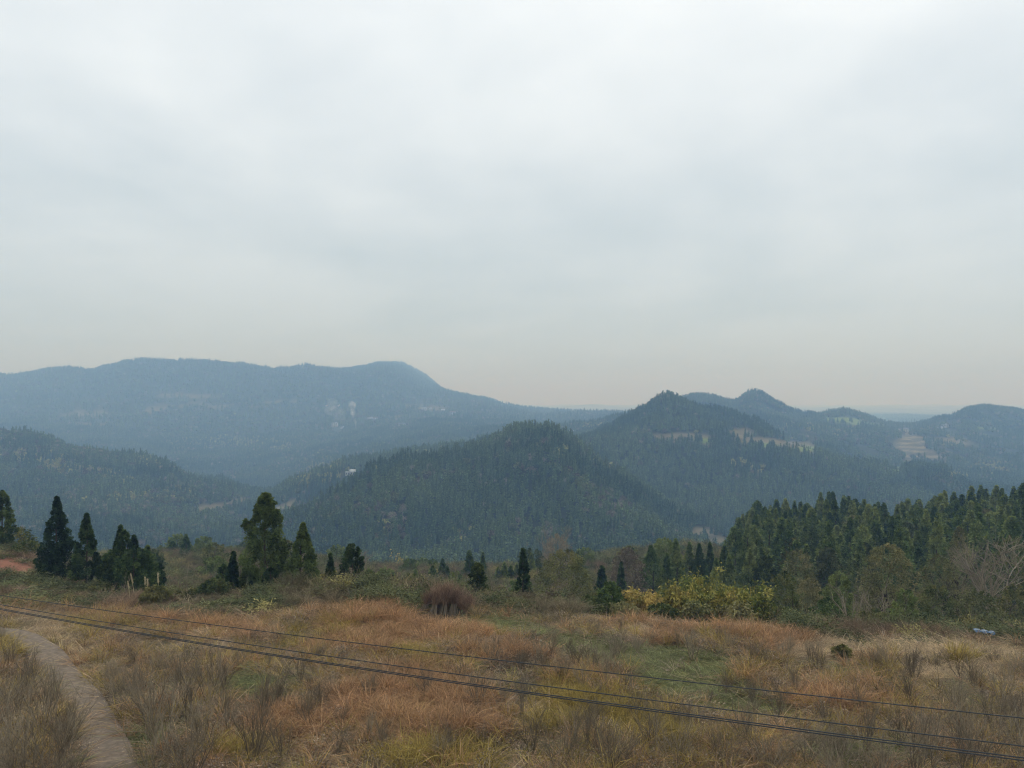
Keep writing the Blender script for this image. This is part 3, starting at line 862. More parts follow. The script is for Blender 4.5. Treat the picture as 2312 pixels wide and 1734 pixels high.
def bamboo_geo(r, h, R, nst, nl, leafL, leafW, g=None):
    """clump of arching plumes"""
    g = g or Geo()
    for s in range(nst):
        a = r.random() * 6.283; rr = R * r.random() ** .6
        H = h * r.uniform(.7, 1.0) * (1 - .25 * rr / R)
        tt_ = np.linspace(0, 1, 8)
        out = np.array([math.cos(a), math.sin(a)])
        pts = np.column_stack([out[0] * (rr * .35 + rr * .65 * tt_ ** 1.8 + .28 * H * tt_ ** 4 * .5), out[1] * (rr * .35 + rr * .65 * tt_ ** 1.8 + .14 * H * tt_ ** 4), H * (tt_ - .16 * tt_ ** 4)])
        if leafL < 0.6: g.tube(pts, np.linspace(.03, .008, 8), 3, vary=.4)
        q = r.uniform(.3, 1, nl) ; i = np.clip((q * 7).astype(int), 0, 6); w = (q * 7 - i)[:, None]
        C = pts[i] * (1 - w) + pts[i + 1] * w + r.normal(size=(nl, 3)) * R * .14
        g.leaves(C, unit(r.normal(size=(nl, 3)) + np.array([out[0] * .5, out[1] * .5, -.1])), leafL * r.uniform(.6, 1.3, nl), leafW, bend=.35, vary=np.clip(r.random() * .5 + r.random(nl) * .5, 0, 1), r=r)
    return g


def wood_tints(x, y, n):
    """species mix over the hills"""
    a = np.clip((fbm(x / 60, y / 60, 4, 50) - .5) * 2.6 + .5, 0, 1); b = fbm(x / 35 + 7, y / 35, 3, 61)
    con = np.array(srgb(76, 94, 58)); con2 = np.array(srgb(108, 122, 74)); br = np.array(srgb(104, 94, 72)); ye = np.array(srgb(158, 152, 78)); gr = np.array(srgb(92, 108, 66))
    t_ = con * (1 - a[:, None]) + con2 * a[:, None]
    return t_, a, b, br, ye, gr


P_, R_, S_, I_, T_ = [], [], [], [], []
for (n, d0, d1, sc_, marg) in ((34000, 290, 720, 1.15, 14), (44000, 720, 1060, 1.12, 14), (100000, 1060, 1750, 1.3, 12), (100000, 1750, 4150, 1.7, 10)):
    x, d, X = area_points(n, d0, d1)
    z = tz(x, d)
    hgt = rng.uniform(.65, 1.2, n) * sc_
    keep = seen(x, d, z + 8 * hgt, marg)
    _, opn = cover(x, d, z)
    keep &= rng.random(n) > opn * 1.05
    # hedges and gaps in the farmland behind the pointed hill
    farm = (d > 980) & (d < 1480) & (X > 1790)
    keep &= ~(farm & (fbm(x / 28, d / 60, 3, 44) < 0.47))
    for (hx, hy, hr) in HOUSE_AT:
        keep &= ~((np.abs(x - hx) < hr + 5) & (d < hy + 6) & (d > hy - 60 * (hy / 1700)))
    x, d, X, z, hgt = x[keep], d[keep], X[keep], z[keep], hgt[keep]
    n = len(x)
    Y = px_of(x, d, z)[1]
    tint, a, b, br, ye, gr = wood_tints(x, d, n)
    hgt = hgt * (.72 + .6 * fbm(x / 16, d / 26, 2, 88))
    u = rng.random(n)
    yel = ell(X + rng.normal(size=n) * 6, Y + rng.normal(size=n) * 3, YEL)
    idx = rng.integers(0, 4, n)
    mixd = (d > 1060) | ((X < 560) & (d > 500)) | ((X > 1930) & (d > 1000))
    pb = np.where(mixd, np.clip((b - .42) * 4, 0.15, .85), np.clip((b - .62) * 5, 0.02, .6))
    pb = np.where((X > 1150) & (X < 1420) & (d > 450) & (d < 720) & (Y < 1080), np.clip(pb + .25, 0, .8), pb)
    rd = u < pb
    idx[rd] = rng.integers(4, 7, rd.sum())
    k3 = rng.random(n)
    tint[rd] = np.where((k3[rd] < .5)[:, None], gr, np.where((k3[rd] < .72)[:, None], br, gr * .5 + ye * .3))
    bare = rng.random(n) < np.where(rd, .16, .015)
    idx[bare] = 8; tint[bare] = np.array(srgb(140, 124, 108))
    yy = rng.random(n) < yel * np.where(d > 650, .38, .42)
    idx[yy] = np.where(rng.random(yy.sum()) < .6, 7, rng.integers(4, 7, yy.sum())); tint[yy] = ye * rng.uniform(.75, 1.15, (yy.sum(), 1))
    stray = (rng.random(n) < .002) & (d > 380)
    idx[stray] = 7; tint[stray] = ye * .8
    tint *= rng.uniform(.78, 1.22, (n, 1))
    # the crest of the two nearer wooded hills carries slim conifers
    wid = rng.uniform(.95, 1.4, n) * sc_
    hgt[idx >= 4] *= .85
    P_.append(np.stack([x, d, z - .3], 1)); R_.append(np.stack([rng.normal(size=n) * .04, rng.normal(size=n) * .04, rng.random(n) * 6.28], 1))
    S_.append(np.stack([wid, wid, hgt], 1)); I_.append(idx); T_.append(tint)
FARSHAPES = [proto(far_conifer(100 + i), i) for i in range(4)] + [proto(far_round(110 + i), 4 + i) for i in range(3)]
_bg = bamboo_geo(np.random.default_rng(5), 7.5, 1.8, 7, 26, 1.1, .4)
FARSHAPES += [proto(_bg.mesh('far_bamboo', M_INST), 7), proto(far_bare(9), 8)]
dall = np.concatenate([p[:, 1] for p in P_])
xall = np.concatenate([p[:, 0] for p in P_]) / dall * F + CX
PA, RA, SA, IA, TA = map(np.concatenate, (P_, R_, S_, I_, T_))
kk = np.array([on for on in range(4)])
spur = (dall > 640) & (dall < 1060) & (xall < 1180)
sel = {
    'middle': (dall < 720) & (xall > 640) & ~spur,
    'left': ((dall < 1060) & (xall <= 640)) | (spur),
    'peak': (dall >= 640) & (dall < 1060) & (xall >= 1180),
    'farm': (dall >= 1060) & (dall < 1750) & (xall > 1200),
    'mount': (dall >= 1060) & ~((dall < 1750) & (xall > 1200)),
}
sel['peak'] &= ~sel['middle']
for key, lab in (('middle', 'dense conifer wood covering the long middle hill'), ('left', 'hazy mixed wood on the lower left hill and spur'), ('peak', 'conifer wood on the pointed hill and its right flank'),
                 ('farm', 'scattered trees and copses around the far farmland'), ('mount', 'blue far-off wood covering the long mountain')):
    s_ = sel[key]
    scatter('forest', PA[s_], RA[s_], SA[s_], IA[s_], TA[s_], FARSHAPES if key == 'middle' else [bpy.data.objects.new('shape_%02d' % i, p.data) for i, p in enumerate(FARSHAPES)], lab, 'forest')
print('far trees', len(PA))


# ================================================================ field grass
def grass_geo(r, n, L, W, rad, lean, droop, seg=3):
    g = Geo()
    a = r.random(n) * 6.283; rr = rad * np.sqrt(r.random(n))
    B = np.stack([np.cos(a) * rr, np.sin(a) * rr, np.zeros(n) - .03], 1)
    az = a + r.normal(size=n) * .9
    ln = L * r.uniform(.45, 1.1, n); le = np.abs(r.normal(size=n)) * lean + .06; dr = droop * r.uniform(.3, 1.6, n)
    out = np.stack([np.cos(az), np.sin(az), np.zeros(n)], 1)
    tw = unit(np.cross(out, np.array([0, 0, 1.0])) + r.normal(size=(n, 3)) * .5)
    vs = []
    for i in range(seg + 1):
        f_ = i / seg
        c = B + out * (ln * (le * f_ + dr * f_ ** 2.2))[:, None]
        c[:, 2] += ln * (f_ * np.cos(np.clip(le, 0, 1.2)) - dr * .75 * f_ ** 2.6)
        w = W * (1 - f_ * .85) * .5
        vs += [c - tw * w, c + tw * w]
    V = np.stack(vs, 1).reshape(-1, 3); k = 2 * (seg + 1)
    base = (np.arange(n) * k)[:, None, None]; i = (np.arange(seg) * 2)[None, :, None]
    Q = (base + i + np.array([0, 1, 3, 2])[None, None]).reshape(-1, 4)
    g.add(V, Q=Q, vary=np.repeat(r.random(n), k))
    return g


RUST, STRAW, OLIVE, GREEN, BROWN = (np.array(srgb(*c)) for c in ((186, 148, 108), (196, 172, 136), (174, 152, 84), (142, 144, 94), (158, 140, 118)))
Z_RUST = [(930, 1590, 170, 62, 4), (1060, 1640, 90, 40, 0), (960, 1650, 140, 40, 0), (820, 1395, 130, 32, 4), (960, 1430, 120, 30, 4), (850, 1465, 110, 26, 0), (1130, 1480, 60, 14, 0), (640, 1640, 90, 40, 0), (1450, 1395, 110, 22, 4), (1600, 1415, 90, 26, 6),
          (1740, 1440, 90, 26, 8), (500, 1425, 80, 20, 6), (330, 1400, 70, 12, 8), (80, 1372, 140, 12, 6), (1900, 1590, 80, 24, 6), (700, 1370, 60, 14, 0), (1500, 1440, 60, 14, 0)]
Z_STRAW = [(150, 1455, 55, 26, 50), (100, 1420, 50, 14, 20), (490, 1430, 50, 12, 6), (1460, 1435, 50, 8, 6), (1850, 1470, 110, 24, 6), (2080, 1470, 120, 24, 3), (2270, 1480, 60, 50, 0), (1780, 1475, 50, 14, 10), (1420, 1395, 40, 8, 0), (1000, 1620, 60, 18, 0), (2150, 1530, 90, 24, 0)]
Z_OLIVE = [(1270, 1610, 50, 46, 0), (1340, 1600, 70, 30, 10), (1440, 1640, 60, 34, 0), (1000, 1715, 110, 22, 0), (930, 1490, 50, 14, 0), (1180, 1378, 70, 10, 4), (1500, 1680, 50, 30, 0), (10, 1470, 30, 24, 0), (200, 1420, 26, 8, 0), (780, 1410, 40, 8, 0), (1560, 1400, 30, 12, 0), (2240, 1500, 40, 10, 0), (560, 1710, 60, 16, 0)]
Z_GREEN = [(1140, 1422, 120, 22, 6), (1290, 1450, 90, 26, 10), (1440, 1490, 110, 34, 8), (1560, 1500, 100, 30, 8), (1500, 1545, 130, 26, 6), (1640, 1560, 90, 20, 6), (1880, 1520, 60, 14, 0), (1060, 1500, 50, 12, 0), (330, 1680, 30, 44, 10), (560, 1560, 60, 30, 0), (1700, 1600, 120, 30, 6), (2180, 1560, 40, 12, 0), (740, 1390, 40, 10, 0), (1930, 1700, 100, 24, 0), (2010, 1545, 60, 12, 0)]
n = 70000
x, d, X = area_points(n, 13.5, 62, -380, 2700)
edge_d = _col(_Dt, np.full(n, 2), X)
keep = (d < edge_d + 1.5) & (px_of(x, d, tz(x, d))[1] > np.interp(X, BND_X, BND_Y) - 12 * rng.random(n))
x, d, X = x[keep], d[keep], X[keep]
z = tz(x, d); Y = px_of(x, d, z)[1]
pd = path_dist(x, d); keep = (pd > PW * (.86 + .2 * fbm(x / .7, d / .7, 2, 19)) + .05 * rng.random(len(x))) | (rng.random(len(x)) < .1)
for cx_, cy_, rx_, ry_ in ((-3.3, 36.4, 1.5, 1.3), (21.2, 34.2, .75, 1.3), (11.2, 26.8, .35, .6)):
    keep &= ((x - cx_) / rx_) ** 2 + ((d - cy_) / ry_) ** 2 > 1
x, d, X, z, Y, pd = x[keep], d[keep], X[keep], z[keep], Y[keep], pd[keep]
n = len(x)
jn = (fbm(x / 1.6, d / 1.6, 3, 91) - .5); jm = (fbm(x / 1.2 + 9, d / 1.2, 3, 92) - .5)
Xj, Yj = X + jn * 150, Y + jm * 46
wr, wst, wo_, wg = (ell(Xj, Yj, q) for q in (Z_RUST, Z_STRAW, Z_OLIVE, Z_GREEN))
bn = fbm(x / 2.5, d / 2.5, 3, 70)
scores = np.stack([wr * 1.27, wst * 1.15, wo_ * 1.25, wg * 1.2, .42 + .3 * (bn - .5) + 0 * wr], 1) + rng.normal(size=(n, 5)) * .3
ty = scores.argmax(1)
sub = (ty == 4)
v = rng.random(n)
ty2 = ty.copy()
ty2[sub & (v < .16)] = 1; ty2[sub & (v > .84) & (bn > .5)] = 3; ty2[sub & (v > .16) & (v < .26) & (bn < .5)] = 0
cols = np.stack([RUST, STRAW, OLIVE, GREEN, BROWN])
tint = cols[ty2] * rng.uniform(.6, 1.12, (n, 1)) * (.78 + .5 * fbm(x / .8, d / .8, 2, 55))[:, None] * np.stack([rng.uniform(.95, 1.06, n), np.ones(n), rng.uniform(.9, 1.08, n)], 1)
big = fbm(x / 1.1, d / 1.1, 3, 33)
hs = np.select([ty2 == 0, ty2 == 1, ty2 == 2, ty2 == 3], [.8, .5, .8, .24], .5) * rng.uniform(.7, 1.2, n) * (.3 + 1.4 * big)
hs = np.where(pd < 1.3, hs * .7, hs); hs = np.where(pd < PW * .85, .22, hs)
idx = np.select([ty2 == 0, ty2 == 1, ty2 == 2, ty2 == 3], [np.where(rng.random(n) < .55, rng.integers(0, 3, n), rng.integers(3, 5, n)), rng.integers(3, 5, n), rng.integers(0, 3, n), rng.integers(5, 7, n)], np.where(rng.random(n) < .55, rng.integers(7, 10, n), rng.integers(3, 5, n)))
GR = [grass_geo(np.random.default_rng(200 + i), 44, .95, .024, .15, .22, .42) for i in range(3)]
GR += [grass_geo(np.random.default_rng(210 + i), 44, .75, .024, .22, .55, .6) for i in range(2)]
GR += [grass_geo(np.random.default_rng(220 + i), 60, .75, .03, .26, .6, .35) for i in range(2)]
for i in range(3):
    g = twig_geo(np.random.default_rng(230 + i), .95, .5, 9, 1, .0055, split=5, spr=.5)
    r_ = np.random.default_rng(240 + i)
    C = np.stack([r_.normal(size=90) * .2, r_.normal(size=90) * .2, r_.uniform(.05, .8, 90)], 1)
    g.leaves(C, rand_dirs(90, r_), .07, .035, bend=.3, r=r_)
    GR.append(g)
GRO = [proto(g.mesh('tuft', M_INSTG), i) for i, g in enumerate(GR)]
rot = np.stack([rng.normal(size=n) * .12, rng.normal(size=n) * .12, rng.random(n) * 6.28], 1)
wdt = rng.uniform(.85, 1.3, n)
PT = np.stack([x, d, z], 1)
lab = {0: ('dry_grass', 'tall rust coloured dead grass in patches across the field'), 1: ('dry_grass', 'flattened straw coloured dead grass beside path and field edge'), 2: ('grass', 'yellow olive grass clumps at the bottom of the field'),
       3: ('grass', 'short green grass between the dead clumps'), 4: ('weeds', 'brown withered weeds filling the field')}
for k in range(5):
    s_ = ty2 == k
    scatter(lab[k][0], PT[s_], rot[s_], np.stack([wdt, wdt, hs], 1)[s_], idx[s_], tint[s_], [bpy.data.objects.new('shape_%02d' % i, p.data) for i, p in enumerate(GRO)], lab[k][1], 'grass' if k < 4 else 'weeds')


# ================================================================ scrub on the hillside
def bush_geo(r, h, R, ncl, nlf, leafL, leafW, twigs=True):
    g = Geo()
    P = rand_dirs(ncl, r); P[:, 2] = np.abs(P[:, 2]) * 1.1 - .1
    bump = .6 + .75 * vnoise(P[:, 0] * 2.2 + 5, P[:, 1] * 2.2 + P[:, 2], int(r.integers(99)))
    C = P * (bump * r.uniform(.45, 1, ncl))[:, None] * np.array([R, R, h * .85]) + np.array([0, 0, .12 * h])
    Cr = np.repeat(C, nlf, 0) + r.normal(size=(ncl * nlf, 3)) * leafL * .9
    D = unit(np.repeat(P, nlf, 0) * .7 + r.normal(size=(ncl * nlf, 3)) * .6 + np.array([0, 0, .25]))
    g.leaves(Cr, D, leafL * r.uniform(.6, 1.3, ncl * nlf), leafW, bend=.25, vary=np.clip(np.repeat(r.random(ncl), nlf) * .6 + r.random(ncl * nlf) * .4, 0, 1), r=r)
    if twigs:
        for i in range(16):
            a = r.random() * 6.28; tip = np.array([math.cos(a) * R * r.uniform(.3, 1.1), math.sin(a) * R * r.uniform(.3, 1.1), h * r.uniform(.6, 1.2)])
            g.tube([(0, 0, -.1), tip * .5 + np.array([0, 0, .1 * h]), tip], [.02, .013, .005], 3, vary=.9)
    return g


SB = [bush_geo(np.random.default_rng(300 + i), 1.25, .95, 60, 9, .17, .07) for i in range(3)]
SB += [twig_geo(np.random.default_rng(310 + i), 1.6, .7, 12, 2, .012, split=4, spr=.5) for i in range(3)]
SB += [grass_geo(np.random.default_rng(320 + i), 80, 1.3, .03, .35, .45, .5) for i in range(2)]
SBO = [proto(g.mesh('scrub', M_INST), i) for i, g in enumerate(SB)]
n = 60000
x, d, X = area_points(n, 31, 205, -420, 2740)
ed = _col(_Dt, np.full(n, 2), X)
z = tz(x, d)
dens = ((px_of(x, d, z)[1] < np.interp(X, BND_X, BND_Y) + 7 * rng.random(n)) | (d > ed + 1)) * np.where(d < 75, 1.0, np.where(d < 110, .75, .42)) * ((d < 122) | (X < 1640))
keep = (rng.random(n) < dens) & seen(x, d, z + 1.5, 30)
Xk, Yk = px_of(x, d, z)
for cx_, cy_, rx_, ry_ in ((-3.3, 36.4, 1.7, 1.8), (21.2, 34.2, .8, 1.4)):
    keep &= ((x - cx_) / rx_) ** 2 + ((d - cy_) / ry_) ** 2 > 1
keep &= ~((X > 1330) & (X < 1745) & (d < ed + 13))
keep &= rng.random(n) > ell(Xk, Yk, [(15, 1278, 60, 17, 12)]) * (d < 90)
x, d, X, z = x[keep], d[keep], X[keep], z[keep]; n = len(x)
a = fbm(x / 2.6, d / 2.6, 3, 15); b = fbm(x / 8, d / 8, 3, 16)
G1, G2, B1, B2, Y1 = (np.array(srgb(*c)) for c in ((88, 94, 60), (116, 116, 76), (132, 118, 90), (144, 120, 94), (150, 140, 86)))
farz = d > 78
u = rng.random(n)
green = (a + rng.normal(size=n) * .1 > np.where((farz & (X < 760)) | ((X > 640) & (X < 1300)), .6, .51))
idx = np.where(green, rng.integers(0, 3, n), np.where(u < .7, rng.integers(3, 6, n), rng.integers(6, 8, n)))
tint = np.where(green[:, None], G1 * (1 - u[:, None]) + G2 * u[:, None], np.where((b > .5)[:, None], B1, B2))
yl = rng.random(n) < np.where(d > 110, .16, .05); tint[yl] = Y1
tint = tint * rng.uniform(.7, 1.25, (n, 1))
hs = rng.uniform(.35, .95, n) * np.clip(.55 + (d - _col(_Dt, np.full(n, 2), X)) / 14, .5, 1.15) * np.clip(d / 100, 1, 2.2) * np.where(X > 1620, 1.15, 1.0)
hs = hs * np.where((X > 640) & (X < 1300) & (d < 60), np.where(X > 1090, 1.1, 1.5), 1.0)
wq = rng.uniform(.8, 1.4, n) * np.clip(d / 100, 1, 1.9)
for s_, lab_ in ((X < 1250, 'tangled green and brown scrub behind the field, left and centre'), (X >= 1250, 'tangled brown and green scrub below the right-hand wood')):
    k = s_
    scatter('undergrowth', np.stack([x, d, z], 1)[k], np.stack([rng.normal(size=n) * .1, rng.normal(size=n) * .1, rng.random(n) * 6.28], 1)[k], np.stack([wq, wq, hs], 1)[k],
            idx[k], tint[k], [bpy.data.objects.new('shape_%02d' % i, p.data) for i, p in enumerate(SBO)], lab_, 'undergrowth')


# ================================================================ individual trees
def conifer(X, Ytop, wpx, d, label, seed, kind='cone', t0=.04, mat=None, lobes=(), group='dark conifers along the far edge of the field', lump=.3, name='cypress_tree', cat='conifer', dens=1.0, nofirst=False):
    r = np.random.default_rng(seed)
    x, y, z = at(X, d)
    h = (HZ - Ytop) / F * d + CAMZ - z
    R = wpx / 2 / F * d * 1.14
    prof = {'cone': prof_cone, 'column': prof_column, 'round': prof_round}[kind]
    area = R * h
    ncl = int(min(190, 60 + 13 * area) * dens)
    k = .15 if d < 70 else .24
    L = [(lx * R, ly * R, lz * h, lr * R, int(ln)) for lx, ly, lz, lr, ln in lobes]
    cg = crown_geo(r, h, R * 1.0, t0, prof, ncl, 130 if d < 70 else 55, k * 1.15, k * .38, lump=lump, lobes=L, droop=.25, up=.6)
    tg = trunk_geo(r, h, max(.05, h * .014), 10, R, max(t0, .1))
    return tree(name, (x, y, z - .05), 0, cg.mesh('crown', mat or M_CON), tg.mesh('trunk', M_BARK, True), 1, label, cat, group)


conifer(4, 1108, 48, 60, 'tall dark conifer cut by the left frame edge, on the bushy bank', 1, 'column', .06)
conifer(130, 1122, 84, 50, 'broad pointed conifer with a bulging skirt, left of the slender one', 2, 'cone', .02, lobes=[(-.35, 0, .35, .6, 60), (.4, 0, .45, .5, 50), (-.1, -.3, .15, .8, 70)])
conifer(192, 1160, 58, 48, 'slender pointed conifer with a bare lower trunk, touching the broad one', 3, 'cone', .18, lump=.2)
GC = 'stems of the many-topped conifer clump'
conifer(264, 1186, 52, 50, 'tallest leftmost top of the many-topped conifer clump', 4, 'cone', .05, group=GC)
conifer(284, 1197, 58, 49, 'second top from the left in the many-topped conifer clump', 5, 'column', .03, group=GC)
conifer(308, 1209, 60, 49.5, 'third top from the left in the many-topped conifer clump', 6, 'cone', .03, group=GC)
conifer(333, 1232, 40, 49, 'short rightmost top of the many-topped conifer clump', 7, 'cone', .05, group=GC)
conifer(256, 1242, 56, 48, 'low bulging left flank of the many-topped conifer clump', 8, 'round', .0, group=GC)
conifer(300, 1240, 96, 48, 'low front bulge of the many-topped conifer clump', 9, 'round', .0, group=GC)
conifer(356, 1271, 27, 58, 'small rounded dark conifer just right of the many-topped clump', 10, 'round', .0)
conifer(526, 1246, 36, 46, 'short slim conifer left of the tallest tree', 11, 'cone', .02)
conifer(502, 1275, 26, 52, 'stubby dark conifer half hidden left of the short slim one', 12, 'round', .02)
conifer(561, 1276, 38, 46, 'low bushy conifer at the left foot of the tallest tree', 13, 'round', .0)
conifer(600, 1112, 86, 46, 'tallest ragged dark tree with lobed crown and visible trunk', 14, 'column', .16, lump=.5, dens=1.0,
        lobes=[(-.85, 0, .72, .28, 40), (.1, 0, .93, .45, 60), (.75, 0, .52, .35, 50), (-.75, 0, .38, .33, 40), (.35, 0, .78, .5, 60), (-.25, .1, .85, .4, 50)])
conifer(611, 1283, 32, 45, 'low dark shrubby conifer at the right foot of the tallest tree', 15, 'round', .0)
conifer(680, 1180, 82, 45, 'plump pointed conifer right of the tallest tree', 16, 'cone', .0, lump=.16, dens=1.2)
conifer(747, 1250, 28, 48, 'small plump conifer between the pointed one and the round one', 17, 'cone', .0, lump=.15)
conifer(796, 1228, 44, 49, 'small round-topped dark conifer, last before the scrub', 18, 'round', .05)
conifer(1183, 1238, 48, 50, 'irregular dark conifer beside the broad olive tree', 19, 'cone', .0, lump=.5, lobes=[(.5, 0, .45, .5, 50)])
conifer(1402, 1270, 28, 92, 'lone dark conifer in front of the brown rounded thicket', 20, 'cone', .0)
conifer(1358, 1278, 30, 84, 'dim conifer just right of the broad olive tree', 21, 'column', .0)
conifer(1372, 1325, 20, 60, 'low dark conifer poking from the scrub right of the olive tree', 22, 'cone', .0)
G2_ = 'conifers in the dip behind the centre of the field'
for i, (X, Yt, w, dd_, lb) in enumerate([(976, 1278, 26, 120, 'blue green conifer above the brush pile, left one of the pair'), (1000, 1262, 26, 122, 'blue green conifer above the brush pile, right one of the pair'),
        (1062, 1250, 30, 130, 'broad hazy conifer just left of the thin spire'), (1089, 1248, 18, 130, 'thin hazy conifer spire in the dip'), (1076, 1268, 22, 128, 'short hazy conifer between the broad one and the spire'),
        (1124, 1282, 24, 118, 'leftmost conifer of the row left of the irregular dark one'), (1139, 1270, 24, 118, 'second conifer of the row left of the irregular dark one'), (1153, 1278, 20, 119, 'third conifer of the row left of the irregular dark one'),
        (1166, 1272, 22, 120, 'rightmost conifer of the row left of the irregular dark one'), (1198, 1250, 30, 130, 'hazy conifer showing behind the irregular dark one'), (390, 1222, 40, 150, 'hazy conifer low in the valley right of the many-topped clump'), (362, 1232, 34, 150, 'small hazy conifer in the valley behind the rounded one'),
        (423, 1216, 26, 150, 'pointed hazy conifer standing above the reddish scrub')]):
    conifer(X, Yt, w, dd_, lb, 30 + i, 'cone', .0, group=G2_, mat=M_CON2)
G3 = 'conifers at the left end of the right-hand wood'
for i, (X, Yt, w, dd_) in enumerate([(a_, b_, c_ * 1.35, d_) for a_, b_, c_, d_ in [(1474, 1232, 60, 104), (1530, 1216, 40, 100), (1555, 1224, 36, 104), (1584, 1228, 36, 102), (1606, 1226, 30, 108), (1632, 1230, 36, 104), (1660, 1200, 44, 110), (1690, 1185, 50, 112), (1506, 1250, 36, 96), (1620, 1262, 34, 96), (1650, 1255, 40, 96), (1690, 1240, 44, 98)]]):
    conifer(X, Yt, w, dd_, ['broad dark green conifer farthest left of the right-hand wood', 'tall dark spire beside the broad conifer at the left end of the wood', 'second spire from the left before the right-hand wood', 'third spire from the left before the right-hand wood',
            'thin spire in the gap below the reddish clearing', 'fifth spire from the left, under the reddish clearing', 'wide conifer where the right-hand wood begins', 'tall conifer just right of the reddish clearing', 'short conifer in front of the first two spires',
            'short conifer below the thin spire', 'short broad conifer behind the golden bamboo', 'broad conifer above the right end of the golden bamboo'][i], 50 + i, 'cone', .0, group=G3, mat=M_CON2)

# ---- the right-hand wood: 230 conifers, five shapes
r = np.random.default_rng(77)
WOOD = []
for i in range(6):
    rr_ = np.random.default_rng(400 + i)
    cg = crown_geo(rr_, 9.0, rr_.uniform(1.75, 2.4), .08, prof_cone if i not in (3, 5) else prof_column, 120, 36, .5, .19, lump=.5, droop=.3, up=.6)
    tg = trunk_geo(rr_, 9.0, .12, 8, 1.5, .2)
    WOOD.append((cg.mesh('crown', M_CON2), tg.mesh('trunk', M_BARK, True)))
pts = []
tries = 0
while len(pts) < 245 and tries < 40000:
    tries += 1
    d_ = math.sqrt(r.uniform(92 ** 2, 178 ** 2)); X_ = r.uniform(1655, 2480)
    if d_ < 110 and X_ < 1720: continue
    if d_ > 176 - max(0, (X_ - 2000)) * .02: continue
    x_ = (X_ - CX) / F * d_
    if any((x_ - q[0]) ** 2 + (d_ - q[1]) ** 2 < 2.9 ** 2 for q in pts): continue
    pts.append((x_, d_, X_))
# the crest row gets its own trees so that the top of the wood is closed
for X_ in np.arange(1668, 2480, 24):
    X_ = X_ + r.uniform(-8, 8); d_ = 168 - max(0, X_ - 2000) * .025 + r.uniform(-3, 2)
    x_ = (X_ - CX) / F * d_
    pts = [q for q in pts if (x_ - q[0]) ** 2 + (d_ - q[1]) ** 2 > 4.5]
    pts.append((x_, d_, X_))
pts = pts[:285]
pts.sort(key=lambda q: q[1])
ORDW = ['first', 'second', 'third', 'fourth', 'fifth', 'sixth', 'seventh', 'eighth', 'ninth', 'tenth', 'eleventh', 'twelfth', 'thirteenth', 'fourteenth', 'fifteenth', 'sixteenth', 'seventeenth', 'eighteenth', 'nineteenth', 'twentieth'] + ['last'] * 40
def _row(d_): return 4 if d_ > 160 else 3 if d_ > 140 else 2 if d_ > 120 else 1 if d_ > 105 else 0
def _side(X_): return min(3, max(0, int((X_ - 1655) / 170)))
rank_in_cell = {}
for cell in {(_row(q[1]), _side(q[2])) for q in pts}:
    for j, q in enumerate(sorted([q for q in pts if (_row(q[1]), _side(q[2])) == cell], key=lambda q: q[2])): rank_in_cell[q] = j
first = {}
row_name = ['front rank', 'second rank', 'middle ranks', 'upper ranks', 'crest']
for i, (x_, d_, X_) in enumerate(pts):
    zt = float(tz(x_, d_)[0]); k = int(r.integers(0, 6))
    hh = r.uniform(.62, 1.12); ww = r.uniform(.75, 1.15)
    if d_ > 160: hh = r.uniform(.74, 1.14)
    row = 4 if d_ > 160 else 3 if d_ > 140 else 2 if d_ > 120 else 1 if d_ > 105 else 0
    side = ['at the left end', 'left of the middle', 'right of the middle', 'at the right end'][min(3, max(0, int((X_ - 1655) / 170)))]
    size = 'tall' if hh > .98 else 'small' if hh < .82 else 'medium'
    lab_ = f'{size} conifer, {ORDW[rank_in_cell[(x_, d_, X_)]]} from left in the {row_name[row]} of the wood {side}'
    grp = f'conifers of the right-hand wood, {row_name[row]}'
    sc3 = (ww, ww, hh)
    if k not in first:
        first[k] = tree('conifer', (x_, d_, zt - .2), r.random() * 6.28, WOOD[k][0], WOOD[k][1], sc3, lab_, 'conifer', grp)
    else:
        copy_tree(first[k], (x_, d_, zt - .2), r.random() * 6.28, sc3, lab_, grp)


# ---- broadleaf trees and bushes
def bushy(X, Ytop, wpx, d, label, seed, mat, name='bush', cat='bush', group=None, leafk=1.0, prof=prof_round, t0=.0, ncl=None, trunk=True, up=.35, dens=1.0, lobes=(), lump=.4):
    r = np.random.default_rng(seed)
    x, y, z = at(X, d)
    h = max(.6, (HZ - Ytop) / F * d + CAMZ - z); R = wpx / 2 / F * d
    nc = int(min(170, 40 + 9 * R * h) * dens)
    L = [(lx * R, ly * R, lz * h, lr * R, int(ln)) for lx, ly, lz, lr, ln in lobes]
    cg = crown_geo(r, h, R, t0, prof, nc, 46, .2 * leafk, .085 * leafk, lump=lump, droop=.3, up=up, bend=.3, lobes=L, bough=.6)
    tg = None
    if trunk:
        tg = Geo()
        for s in range(4):
            twig_geo(r, h * .95, .35 + R / h * .5, 1, 1, max(.02, h * .012), split=4, g=tg)
    return tree(name, (x, y, z - .05), 0, cg.mesh('crown', mat), tg.mesh('trunk', M_BARK) if tg else None, 1, label, cat, group)


